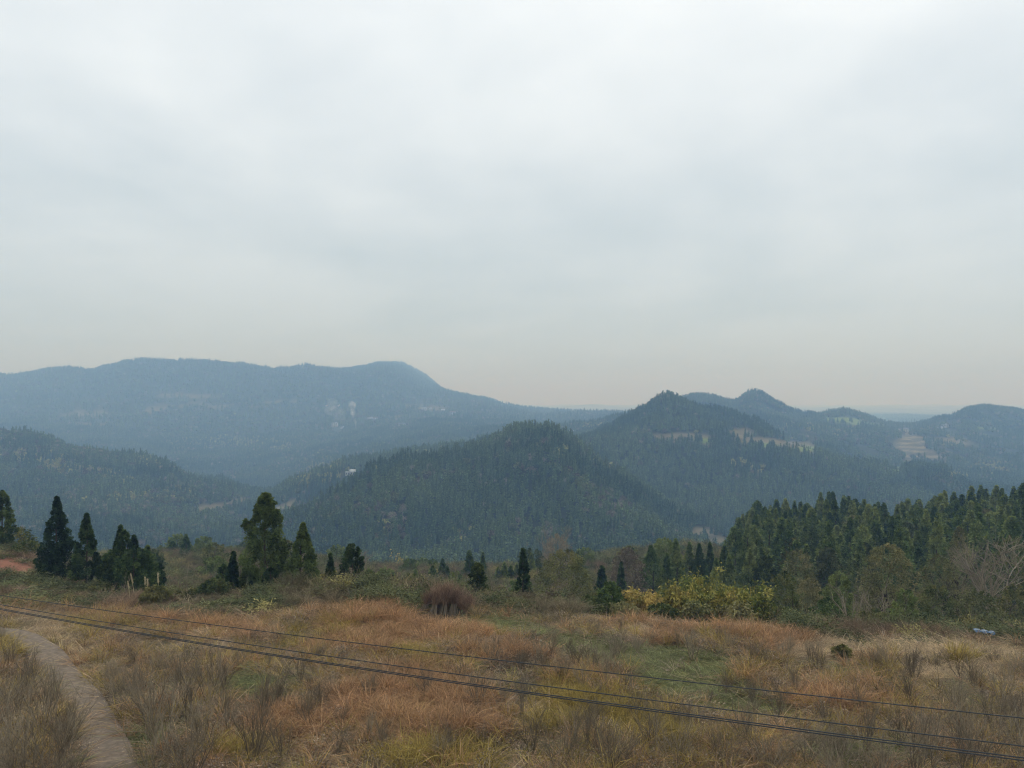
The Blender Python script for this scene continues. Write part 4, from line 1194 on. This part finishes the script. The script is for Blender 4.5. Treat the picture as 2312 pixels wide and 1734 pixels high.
bushy(1279, 1240, 142, 54, 'broad olive brown tree with thin crown, right of the irregular conifer', 600, M_OLIVE, 'broadleaf_tree', 'tree', dens=1.1)
bushy(1080, 1271, 46, 44, 'tall leafy green shrub just right of the brush pile', 601, M_BUSH, 'shrub', 'shrub', leafk=1.2, prof=prof_column)
bushy(1262, 1205, 70, 120, 'dim greyish bare crown behind the broad olive tree', 602, M_TWIG, 'bare_tree', 'tree', leafk=.9, ncl=120)
bushy(1416, 1238, 80, 100, 'rounded brown thicket behind the lone dark conifer', 603, M_TWIG, 'thicket', 'thicket', leafk=1.3)
bushy(1505, 1215, 80, 112, 'pale yellow green tree behind the spires at the wood edge', 604, M_BRIGHT, 'broadleaf_tree', 'tree', leafk=1.6)
bushy(1380, 1314, 70, 43, 'yellow green rounded bush left of the golden bamboo', 605, M_BRIGHT)
bushy(1335, 1345, 64, 41, 'small dark green bush in front of the scrub, left of the yellow green bush', 606, M_BUSH)
GB = 'golden bamboo clumps beside the right-hand wood'


def bamboo(X, Ytop, wpx, d, label, seed, mat, nst=26, nl=110, leaf=.24, group=GB):
    r = np.random.default_rng(seed)
    x, y, z = at(X, d)
    h = ((HZ - Ytop) / F * d + CAMZ - z) / .86; R = wpx / 2 / F * d
    g = bamboo_geo(r, h, R, nst, nl, leaf, leaf * .42)
    cul = Geo()
    for i in range(7):
        a = r.random() * 6.28; q = R * .35 * r.random()
        cul.tube([(math.cos(a) * q, math.sin(a) * q, -.2), (math.cos(a) * q * 1.3, math.sin(a) * q * 1.3, h * .35), (math.cos(a) * q * 2, math.sin(a) * q * 2, h * .7)], [.035, .03, .015], 5, vary=r.random())
    e = tree('bamboo_clump', (x, y, z - .05), 0, None, None, 1, label, 'bamboo', group)
    link('foliage', g.mesh('foliage', mat), e); link('culm', cul.mesh('culm', mat), e)
    return e


bamboo(1592, 1270, 96, 46, 'tallest golden bamboo clump with a peaked top', 620, M_GOLD, 34)
bamboo(1545, 1300, 74, 44, 'golden bamboo clump left of the peaked one', 621, M_GOLD, 28)
bamboo(1640, 1292, 80, 45, 'golden bamboo clump right of the peaked one', 622, M_GOLD, 28)
bamboo(1696, 1292, 76, 46, 'golden bamboo clump at the right end against the dark wood', 623, M_GOLD, 28)
bamboo(1502, 1320, 64, 45, 'yellow green bamboo clump at the left end of the golden group', 624, M_GOLD, 24)
bamboo(1445, 1316, 76, 43, 'low yellow green bamboo clump apart on the left', 625, M_GOLD, 26)
bamboo(1575, 1356, 66, 41, 'low olive bamboo clump in front of the peaked one', 626, M_OLIVE, 24)
bamboo(1665, 1352, 70, 41, 'low olive bamboo clump in front of the right end', 627, M_OLIVE, 24)
bamboo(1410, 1360, 56, 40.5, 'small olive bamboo clump in front on the left', 628, M_OLIVE, 20)
bamboo(921, 1216, 60, 230, 'pale yellow bamboo plume at the foot of the middle hill', 629, M_GOLD, 20, 40, .9, 'bamboo in the valley')
bamboo(735, 1268, 40, 70, 'small yellow bush behind the small plump conifer', 630, M_GOLD, 14, 30, .3, 'bamboo in the valley')
bamboo(945, 1282, 60, 90, 'dull yellow bamboo left of the paired conifers', 631, M_OLIVE, 20, 36, .4, 'bamboo in the valley')
bushy(2010, 1228, 130, 60, 'large domed olive tree draped in creeper on the right', 640, M_OLIVE, 'broadleaf_tree', 'tree', dens=1.4, lobes=[(.35, 0, .45, .6, 120), (.6, 0, .3, .4, 60)], lump=.2)
bushy(1890, 1290, 70, 58, 'bright green bush left of the domed olive tree', 641, M_BRIGHT, dens=1.3)
bushy(1880, 1350, 90, 50, 'low bright green bush in front of the domed tree, left side', 642, M_BRIGHT, dens=1.1)
bushy(2045, 1330, 60, 48, 'fresh green bush at the foot of the domed tree', 643, M_BRIGHT)
bushy(2165, 1190, 78, 78, 'tall yellowish olive conifer-like tree left of the bare tree', 644, M_OLIVE, 'broadleaf_tree', 'tree', prof=prof_column, dens=1.2)
bushy(2285, 1208, 90, 70, 'olive green tree behind the bare tree at the right edge', 645, M_BUSH, 'broadleaf_tree', 'tree')
bushy(1800, 1240, 80, 82, 'grey olive leafless-looking tree in front of the wood', 646, M_OLIVE, 'broadleaf_tree', 'tree', leafk=1.1)
bushy(1765, 1290, 86, 50, 'dark green rounded bush right of the golden bamboo', 647, M_BUSH)
bushy(1830, 1300, 70, 62, 'brownish bush between the dark bush and the bright bush', 648, M_OLIVE)
bushy(2110, 1320, 90, 54, 'dark tangled bush right of the domed olive tree', 649, M_BUSH)
bushy(2120, 1250, 70, 74, 'dark olive bush behind the tangled bush on the right', 650, M_BUSH)
bushy(2200, 1330, 110, 52, 'wide brown green thicket above the blue sheet', 651, M_OLIVE, 'thicket', 'thicket')
bushy(2290, 1320, 80, 54, 'tall dark thicket at the right frame edge', 652, M_BUSH, 'thicket', 'thicket')
bushy(1975, 1375, 90, 44, 'low grey green bush below the domed olive tree', 653, M_BUSH)
bushy(2095, 1385, 90, 42, 'low dark bush in front of the tangled bush', 654, M_BUSH)
bushy(1780, 1374, 84, 40, 'low grey green bush right of the olive bamboo', 655, M_BUSH)
bushy(350, 1322, 60, 41.5, 'dark green bush below the rounded conifer, just behind the field', 660, M_BUSH, dens=1.3)
bushy(482, 1306, 66, 43, 'green bush with dark base left of the short slim conifer', 661, M_BUSH, dens=1.3)
bushy(760, 1300, 60, 46, 'low grey green bush below the small plump conifer', 662, M_BUSH)
bushy(850, 1300, 80, 47, 'low brown green bush in the scrub left of the brush pile', 663, M_OLIVE)
bushy(930, 1310, 60, 46, 'low dull bush directly behind the left of the brush pile', 664, M_BUSH)
bushy(1130, 1322, 50, 46, 'low brown bush between leafy shrub and irregular conifer', 665, M_TWIG)
bushy(1240, 1335, 56, 45, 'low brown twiggy bush under the broad olive tree', 666, M_TWIG)
bushy(1700, 1215, 60, 120, 'light green broadleaf tree at the left edge of the wood', 667, M_BRIGHT, 'broadleaf_tree', 'tree', leafk=1.6)
bushy(25, 1190, 90, 62, 'green bush on top of the bank at the left edge', 668, M_BUSH, leafk=1.1)
bushy(60, 1222, 70, 58, 'low green bush on the shoulder of the bank', 669, M_BUSH)
bushy(225, 1322, 60, 46, 'low straw coloured bush under the slender conifer', 670, M_OLIVE)
bushy(95, 1318, 50, 50, 'low yellow green bush at the foot of the broad conifer', 671, M_OLIVE)
bushy(420, 1335, 70, 43, 'low grey green bush between the two dark bushes', 672, M_OLIVE)
bushy(1900, 1500, 40, 31, 'small dark leafy bush standing in the dead grass at right', 673, M_BUSH, leafk=.8)
bushy(1495, 1364, 64, 39.5, 'low dark green bush in front of the left golden bamboo', 674, M_BUSH)


for i, (X, Yt, w, dd_, m_, lb) in enumerate([(1745, 1165, 46, 140, M_OLIVE, 'olive broadleaf crown among the conifers near the left end of the wood'), (1830, 1185, 50, 125, M_BRIGHT, 'light green crown low among the conifers, left part of the wood'),
        (1930, 1165, 50, 138, M_OLIVE, 'olive crown halfway up the conifers, centre of the wood'), (2050, 1180, 54, 122, M_BUSH, 'dull green rounded crown behind the domed olive tree'), (2130, 1160, 44, 138, M_BRIGHT, 'light green crown high among the conifers, right part of the wood'),
        (2230, 1150, 50, 128, M_OLIVE, 'olive crown above the bare pale tree'), (1785, 1215, 60, 102, M_BUSH, 'dull green broadleaf tree at the foot of the wood, left part'), (1870, 1235, 60, 92, M_OLIVE, 'brownish olive tree at the foot of the wood above the bright bush'),
        (1725, 1255, 56, 88, M_BUSH, 'dark green broadleaf tree right of the golden bamboo'), (1955, 1225, 50, 95, M_BUSH, 'dull green tree immediately left of the domed olive tree')]):
    bushy(X, Yt, w, dd_, lb, 760 + i, m_, 'broadleaf_tree', 'tree', 'broadleaf trees mixed into the wood', leafk=1.7)


# ---- bushes and little trees going down into the valley
r_v = np.random.default_rng(1234)
VB = []
for i in range(64):
    X_ = 330 + 1240 * (i + r_v.random()) / 64
    d_ = r_v.uniform(58, 165) if X_ > 760 else r_v.uniform(75, 165)
    VB.append((X_, d_, r_v.uniform(1.5, 3.4) * (1 + (d_ > 110) * .5), r_v.integers(0, 5)))
VSH = {}
for q, (mt_, nm_, ct_, w_) in enumerate([(M_BUSH, 'bush', 'bush', 'dull green bush'), (M_OLIVE, 'bush', 'bush', 'olive bush'), (M_BRIGHT, 'broadleaf_tree', 'tree', 'pale green little tree'), (M_CON2, 'conifer', 'conifer', 'small dark conifer'), (M_TWIG, 'bare_tree', 'tree', 'bare grey little tree')]):
    rr_ = np.random.default_rng(1300 + q)
    if q == 3: cg = crown_geo(rr_, 4, 1.0, .05, prof_cone, 70, 34, .32, .13, lump=.4)
    elif q == 4: cg = twig_geo(rr_, 4, .45, 4, 3, .03, split=4, spr=.5)
    else: cg = crown_geo(rr_, 4, 1.9, .05, prof_round, 70, 44, .34, .15, lump=.5, bough=.6, bend=.3)
    tg = trunk_geo(rr_, 3.6, .08, 7, 1.4, .15)
    VSH[q] = (cg.mesh('crown', mt_), tg.mesh('trunk', M_BARK), nm_, ct_, w_)
VF = {}; used_lab = {}
near_of = [(330, 'below the many-topped clump'), (470, 'left of the tallest tree'), (640, 'beyond the tallest tree'), (760, 'beyond the small plump conifer'), (880, 'left of the brush pile'), (1000, 'beyond the brush pile'), (1120, 'left of the irregular conifer'), (1220, 'beyond the broad olive tree'), (1340, 'beyond the yellow green bush'), (1460, 'beyond the left spires')]
for X_, d_, h_, q in VB:
    x_, y_, z_ = at(X_, d_); me_c, me_t, nm_, ct_, w_ = VSH[int(q)]
    ph = [p for lim, p in near_of if X_ >= lim][-1]
    dist = 'nearer' if d_ < 90 else 'middle' if d_ < 125 else 'far'
    lab_ = f'{w_} in the {dist} valley scrub, {ph}'
    used_lab[lab_] = used_lab.get(lab_, 0) + 1
    if used_lab[lab_] > 1: lab_ = ['', '', 'next', 'third', 'fourth', 'fifth'][used_lab[lab_]] + ' ' + lab_
    sc3 = (h_ / 4 * r_v.uniform(.85, 1.25), h_ / 4, h_ / 4)
    if q not in VF: VF[q] = tree(nm_, (x_, y_, z_ - .1), r_v.random() * 6.28, me_c, me_t, sc3, lab_, ct_, 'bushes and little trees in the valley scrub')
    else: copy_tree(VF[q], (x_, y_, z_ - .1), r_v.random() * 6.28, sc3, lab_)


# ---- bare trees and saplings
def bare(X, Ytop, d, label, seed, mat, name='bare_tree', cat='tree', spread=.5, stems=1, gens=3, split=5, rad=None, group=None, spr=.55, hs=1.0):
    r = np.random.default_rng(seed)
    x, y, z = at(X, d); h = ((HZ - Ytop) / F * d + CAMZ - z) * hs
    g = twig_geo(r, h, spread, stems, gens, rad or h * .011, split=split, spr=spr)
    o = link(name, g.mesh(name, mat), None, (x, y, z - .05), 0)
    zmax = max(v.co.z for v in o.data.vertices); o.scale = (1, 1, h / zmax)
    return tag(o, label, cat, group)


bare(2245, 1190, 58, 'bare pale tree with wide forked branches near the right edge', 700, M_PALE, spread=.35, stems=3, gens=3, split=5, spr=.7)
bare(1935, 1300, 45, 'bare pale multi-stemmed shrub in front of the bright green bush', 701, M_PALE, stems=9, spread=.9, gens=2, split=3, spr=.35, name='bare_shrub', cat='shrub')
bare(1993, 1300, 45, 'bare pale sapling with upright branches in front of the domed tree', 702, M_PALE, stems=2, spread=.3, gens=2, split=4, spr=.5)
bare(421, 1264, 66, 'thin pale dead sapling with a forked top on the reddish scrub slope', 703, M_PALE, stems=1, spread=.05, gens=1, split=3, rad=.045)
bare(287, 1290, 43, 'small bare sapling forking in front of the many-topped conifers', 704, M_PALE, stems=1, spread=.05, gens=2, split=4)
bare(1110, 1290, 44, 'leaning bare sapling right of the leafy green shrub', 705, M_PALE, stems=3, spread=.5, gens=1, split=3)
bare(1030, 1268, 60, 'grey bare tree rising behind the brush pile', 706, M_TWIG, stems=3, spread=.25, gens=3, split=4)
bare(2170, 1300, 55, 'bare dark tree with drooping twigs left of the pale forked tree', 707, M_TWIG, stems=3, spread=.5, gens=3, split=4)
bare(470, 1215, 150, 'faint bare grey tree low in the valley, left', 708, M_PALE, stems=3, spread=.3, gens=3, split=4, rad=.12)
bare(820, 1235, 120, 'faint bare tree in the valley right of the round-topped conifer', 709, M_PALE, stems=3, spread=.3, gens=3, split=4, rad=.1)
bare(1250, 1180, 150, 'faint bare grey brown tree above the broad olive tree', 710, M_TWIG, stems=5, spread=.4, gens=3, split=4, rad=.1)

# reeds
REED = [(303, 1297, 'tallest arching pale reed plume in front of the many-topped conifers'), (293, 1314, 'short pale reed plume leaning left of the tallest one'), (328, 1304, 'straight pale reed plume right of the tallest one'),
        (334, 1309, 'second straight reed plume, beside the first'), (358, 1296, 'pale reed plume by the small rounded conifer')]
M_REED = leaf_mat('reed_plume', [srgb(196, 180, 140), srgb(212, 198, 160)], trans=.2, contrast=.2)
for i, (X, Yt, lb) in enumerate(REED):
    r_ = np.random.default_rng(720 + i); x_, y_, z_ = at(X, 42.5); h = (HZ - Yt) / F * 42.5 + CAMZ - z_
    e = tree('reed', (x_, y_, z_), r_.random() * 3, None, None, 1, lb, 'reed', 'pale reed plumes')
    s_ = Geo(); tt_ = np.linspace(0, 1, 7); bendx = -.12 * tt_ ** 2 * h * (1 if i < 2 else .2)
    pt = np.column_stack([bendx, 0 * tt_, h * tt_]); s_.tube(pt, np.linspace(.016, .008, 7), 4)
    link('stalk', s_.mesh('stalk', M_REED), e)
    p_ = Geo(); q = r_.uniform(.66, 1, 130); C = np.column_stack([np.interp(q, tt_, pt[:, 0]), 0 * q, q * h]) + r_.normal(size=(130, 3)) * .011
    p_.leaves(C, unit(np.array([0, 0, 1.0]) + r_.normal(size=(130, 3)) * .25), .12, .018, r=r_)
    link('plume', p_.mesh('plume', M_REED), e)

# ---- brush pile
bx, by, bz = at(1005, 37.6)
e = tree('brush_pile', (bx, by, bz), 0, None, None, 1, 'pile of cut red brown brushwood stood up in leaning bundles', 'brush pile')
r_ = np.random.default_rng(800)
for i, (ox, oy, ln) in enumerate([(-1.1, -.35, .4), (-.62, -.45, .3), (-.1, -.4, .2), (.4, -.3, .1), (.95, -.15, .05), (-.6, .25, .35), (0, .3, .1), (.6, .25, .1), (1.25, .1, -.1)]):
    st, br_ = Geo(), Geo()
    for k in range(40):
        a = r_.random() * 6.28; q = .2 * math.sqrt(r_.random())
        b0 = np.array([ox + math.cos(a) * q * 1.5, oy + math.sin(a) * q, -.05]); mid = np.array([ox + ln * .5 + math.cos(a) * q * .6, oy * .8 + math.sin(a) * q * .5, .5 if i < 4 else .12])
        top = np.array([ox * .8 + ln + math.cos(a) * q * 3.2, oy * .55 + math.sin(a) * q * 2.8, (1.45 - .42 * abs(ox + .15) ** 1.5) * (.6 + .42 * r_.random())])
        st.tube([b0, mid], [.012, .009], 3, vary=r_.random())
        br_.tube([mid, (mid + top) / 2 + r_.normal(size=3) * .04, top], [.009, .007, .004], 3, vary=r_.random())
        for _ in range(7):
            p0 = mid + (top - mid) * r_.random(); dv = unit(np.array([r_.normal() * .5, r_.normal() * .5, .6 + r_.random() * .5]))
            br_.tube([p0, p0 + dv * .2, p0 + dv * .42 + r_.normal(size=3) * .03], [.006, .005, .003], 3, vary=r_.random())
    so = link('bundle', st.mesh('bundle', M_PALE), e)
    link('brush', br_.mesh('brush', M_REDTWIG), so)

# ---- blue sheet, stump
M_BLUE = plain_mat('blue_sheet', srgb(58, 92, 122), 0.45, 0.25, 9, spec=.5)
M_BLUEW = plain_mat('white_stripe', srgb(150, 166, 178), 0.5, 0.2, 9)
tx, ty_, tzz = on_land(2221, 1441)
print('sheet at', tx, ty_); e = tree('plastic_sheet', (tx, ty_, tzz + .3), -.12, None, None, 1, 'crumpled blue and white plastic sheet lying in the dead grass at right', 'plastic sheet')
for nm, mt, y0, y1, zo in (('blue_cover', M_BLUE, -.16, .2, 0.0), ('white_fold', M_BLUEW, -.06, -.03, .012)):
    u_ = np.linspace(-.42, .42, 24); v_ = np.linspace(y0, y1, 8); U, Vv = np.meshgrid(u_, v_, indexing='ij')
    Zs = .10 * np.cos((Vv - .02) * 7) - .05 + .03 * np.sin(U * 19 + Vv * 8) + .025 * (fbm(U * 9 + 4, Vv * 9, 2, 5) - .5) - .12 * U + zo
    top = np.stack([U, Vv, Zs], -1).reshape(-1, 3); bot = top - np.array([0, 0, .012])
    i = np.arange(23)[:, None] * 8; j = np.arange(7)[None]
    Q = np.stack([i + j, i + 8 + j, i + 9 + j, i + 1 + j], -1).reshape(-1, 4)
    g = Geo(); g.add(top, Q=Q); g.add(bot, Q=Q[:, ::-1]); link(nm, g.mesh(nm, mt), e)
sx, sy, sz = on_land(1872, 1560)
print('stump at', sx, sy, 'pile', bx, by); e = tree('tree_stump', (sx, sy, sz), 0, None, None, 1, 'small blackened stump with a pale broken top in the short grass', 'stump')
g = Geo(); g.tube([(0, 0, -.1), (.01, 0, .14), (.03, 0, .34)], [.085, .07, .06], 8, cap=True); link('charred_wood', g.mesh('charred_wood', plain_mat('charred', srgb(44, 32, 28), .9, .3, 20)), e)
g = Geo(); g.tube([(.02, -.06, .12), (.03, -.055, .24)], [.014, .012], 5, cap=True); link('broken_stub', g.mesh('broken_stub', M_PALE), e)

# ---- bare shrubs in the field (each one a thing)
SHR = []
for i in range(9):
    r_ = np.random.default_rng(900 + i)
    tall = i % 3
    g = twig_geo(r_, 2.4, [.55, .8, .35][tall], [9, 14, 6][tall], 2, [.013, .011, .013][tall], split=[5, 5, 5][tall], spr=[.35, .45, .25][tall], wig=.09, lenfac=.6)
    me = g.mesh('bare_shrub', M_TWIG)
    co = np.empty(len(me.vertices) * 3, dtype=np.float32); me.vertices.foreach_get('co', co)
    co = co.reshape(-1, 3); co[:, 2] *= 2.4 / co[:, 2].max(); me.vertices.foreach_set('co', co.ravel()); me.update()
    SHR.append(me)
ZN = [
    # zone phrase, group, [(X, Y base, height m, shape or None)]
    ('left of the concrete path', [(20, 1500, 1.8), (60, 1560, 1.9), (110, 1590, 1.8), (30, 1620, 2.2), (95, 1660, 2.2), (150, 1700, 2.0), (40, 1730, 2.2), (110, 1750, 2.4), (10, 1790, 2.6), (70, 1800, 2.5), (140, 1810, 2.2), (-30, 1680, 2.4), (-20, 1560, 2.0), (105, 1520, 1.5), (0, 1440, 1.2)]),
    ('right of the concrete path', [(262, 1560, 1.6), (300, 1590, 1.9), (340, 1640, 2.6), (365, 1700, 2.9), (420, 1640, 2.5), (455, 1690, 2.5), (400, 1580, 2.2), (470, 1590, 2.2), (510, 1560, 1.8), (330, 1540, 1.7), (440, 1530, 1.6), (380, 1500, 1.4), (520, 1650, 2.1), (430, 1760, 2.4), (350, 1770, 2.0), (250, 1520, 1.3), (540, 1500, 1.3), (300, 1480, 1.1)]),
    ('left of the big rust grass clump', [(585, 1620, 2.0), (570, 1720, 2.2), (630, 1580, 1.6), (640, 1720, 1.9), (680, 1540, 1.4), (700, 1640, 1.5), (730, 1580, 1.4), (610, 1510, 1.2), (760, 1700, 1.3), (720, 1480, 1.1)]),
    ('in the big rust grass clump', [(960, 1575, 1.3), (1080, 1600, 1.5), (1000, 1720, 1.5), (1040, 1540, 1.1), (860, 1690, 1.1)]),
    ('around the middle of the green patch', [(1240, 1480, 1.3), (1300, 1500, 1.4), (1340, 1510, 1.5), (1370, 1540, 1.7), (1320, 1560, 1.5), (1270, 1540, 1.4), (1230, 1520, 1.2), (1390, 1480, 1.6), (1190, 1500, 1.0), (1160, 1470, .9), (1100, 1510, .9), (1410, 1560, 1.5)]),
    ('along the rust grass ridge', [(1562, 1478, 2.1), (1470, 1440, 1.1), (1650, 1465, 1.2), (1770, 1475, 1.4), (1700, 1490, 1.2), (1340, 1420, .9), (1830, 1480, 1.2)]),
    ('among the yellow olive grass', [(1200, 1700, 2.0), (1260, 1740, 2.1), (1330, 1700, 1.6), (1380, 1750, 1.9), (1470, 1700, 1.8), (1530, 1740, 2.0), (1180, 1620, 1.5), (1560, 1640, 1.3)]),
    ('on the open ground right of centre', [(1640, 1560, 1.2), (1700, 1580, 1.2), (1760, 1620, 1.5), (1680, 1680, 1.7), (1790, 1570, 1.3), (1870, 1640, 1.5), (1740, 1740, 1.9), (1930, 1600, 1.4), (1640, 1740, 1.7), (1820, 1720, 1.8)]),
    ('at the right side below the blue sheet', [(2000, 1500, 1.6), (2060, 1520, 1.5), (1960, 1490, 1.3), (2110, 1500, 1.3), (2205, 1560, 1.7), (2150, 1600, 1.6), (2060, 1600, 1.6), (2260, 1600, 1.8), (2300, 1520, 1.6), (2240, 1480, 1.0), (2170, 1530, 1.2)]),
    ('in the lower right corner', [(1950, 1700, 2.0), (2030, 1680, 2.0), (2100, 1720, 2.2), (2160, 1680, 2.0), (2220, 1740, 2.3), (2290, 1700, 2.2), (2080, 1780, 2.3), (2180, 1790, 2.2), (1990, 1780, 2.2), (2330, 1780, 2.4), (1900, 1770, 2.0), (2250, 1660, 1.9)]),
]
ORD = ['first', 'second', 'third', 'fourth', 'fifth', 'sixth', 'seventh', 'eighth', 'ninth', 'tenth', 'eleventh', 'twelfth', 'thirteenth', 'fourteenth', 'fifteenth', 'sixteenth', 'seventeenth', 'eighteenth', 'nineteenth', 'twentieth', 'twenty-first', 'twenty-second']
r_ = np.random.default_rng(950)
BOX = {'left of the big rust grass clump': (560, 780, 1480, 1720), 'in the big rust grass clump': (820, 1120, 1530, 1720), 'around the middle of the green patch': (1080, 1420, 1440, 1600), 'along the rust grass ridge': (1330, 1860, 1425, 1500),
       'on the open ground right of centre': (1600, 1930, 1540, 1740), 'at the right side below the blue sheet': (1940, 2300, 1480, 1640), 'among the yellow olive grass': (1180, 1560, 1600, 1740)}
for zone, L in ZN:
    if zone in BOX:
        b_ = BOX[zone]
        for _ in range(8): L.append((r_.uniform(b_[0], b_[1]), r_.uniform(b_[2], b_[3]), r_.uniform(.8, 1.4)))
    for i, (X, Y, h) in enumerate(sorted(L)):
        d_ = 10.0 * F / (Y - HZ); x_ = (X - CX) / F * d_
        if path_dist(np.array([x_]), np.array([d_]))[0] < PW + .1: x_ += .5 if X > 200 else -.5
        z_ = float(tz(x_, d_)[0]); k = int(r_.integers(0, 9)); s_ = h / 2.4
        size = 'tall' if h > 1.9 else 'low' if h < 1.3 else 'medium'
        o = link('bare_shrub', SHR[k], None, (x_, d_, z_ - .03), r_.random() * 6.28, (s_ * 1.1 ** r_.normal(), s_ * 1.1 ** r_.normal(), s_))
        tag(o, f'{size} bare twiggy shrub {zone}, {ORD[i]} from left', 'shrub', f'bare shrubs {zone}')

# ---- overhead cables
M_CAB = plain_mat('black_cable', srgb(38, 40, 42), .5, .1, 3, spec=.4)
P0, P1 = np.array([-10.0, 15.0]), np.array([5.2, 7.8])


def cable(pts, rad, label, off=(0, 0)):
    s_, zz = [], []
    for X, Y in pts:
        u_ = (X - CX) / F
        # plan line P0 + s (P1 - P0) crossed with the sight column x = u y
        dx, dy = P1 - P0
        q = (u_ * P0[1] - P0[0]) / (dx - u_ * dy); y_ = P0[1] + q * dy
        s_.append(q); zz.append(CAMZ + (HZ - Y) / F * y_)
    c = np.polyfit(s_, zz, 2)
    q = np.linspace(-3.2, 2.6, 160)
    p = P0[None] + q[:, None] * (P1 - P0)[None]
    g = Geo(); g.tube(np.column_stack([p[:, 0] + off[0], p[:, 1] + off[0], np.polyval(c, q) + off[1]]), rad, 8)
    tag(link('power_cable', g.mesh('power_cable', M_CAB, True)), label, 'cable', 'cables crossing the field')


cable([(0, 1344), (400, 1400), (800, 1452), (1506, 1533), (2312, 1622)], .006, 'thin black overhead cable, uppermost of the crossing cables')
cable([(0, 1365), (800, 1490), (1506, 1585), (2312, 1685)], .0065, 'black overhead cable between the uppermost and the doubled pair')
cable([(0, 1373.5), (700, 1491), (1506, 1604.5), (2312, 1712)], .007, 'black overhead cable, upper strand of the lowest doubled pair')
cable([(0, 1376), (700, 1494), (1506, 1608.5), (2312, 1718)], .007, 'black overhead cable, lower strand of the lowest doubled pair')

# ---- smoke
def plume(pts, rads, dens, label):
    g = Geo(); pts = np.array(pts, float); k = 26; q = np.linspace(0, 1, k); i = np.linspace(0, 1, len(pts))
    P = np.stack([np.interp(q, i, pts[:, c]) for c in range(3)], 1); R = np.interp(q, i, rads)
    P[:, 0] += np.sin(q * 9) * R * .3
    R = R * (1 + .25 * np.sin(q * 23 + 1)); R[0] *= .3; R[-1] *= .25
    g.tube(P, R, 12, cap=True)
    m = bpy.data.materials.new('smoke'); m.use_nodes = True; m.node_tree.nodes.clear(); t = NT(m.node_tree)
    gg = t.n('ShaderNodeTexCoord')
    n_ = t.n('ShaderNodeTexNoise', {'Vector': gg.outputs['Object'], 'Scale': .09, 'Detail': 4.0, 'Roughness': .6})
    dn = t.math('MULTIPLY', t.math('SUBTRACT', n_.outputs[0], .38, clamp=True), dens * 4)
    pv_ = t.n('ShaderNodeVolumePrincipled', {'Color': (.95, .95, .97, 1), 'Density': dn, 'Absorption Color': (1, 1, 1, 1)})
    t.n('ShaderNodeOutputMaterial', {'Volume': pv_.outputs[0]})
    tag(link('smoke', g.mesh('smoke', m)), label, 'smoke', kind='stuff')


hx, hy, hz_ = on_land(805, 974, 700)
def sm(X, Y, dy=0): return ((X - CX) / F * (hy + dy), hy + dy, CAMZ + (HZ - Y) / F * (hy + dy))
plume([sm(804, 972, -4), sm(802, 955, -8), sm(800, 938, -12), sm(795, 920, -16), sm(788, 905, -20)], [1, 2.2, 4.5, 8, 7], .065, 'thin white smoke column rising from the mountainside')
plume([sm(775, 950, -26), sm(765, 935, -26), sm(750, 918, -28), sm(738, 903, -30)], [5, 14, 17, 9], .012, 'faint smoke puff drifting left of the smoke column')
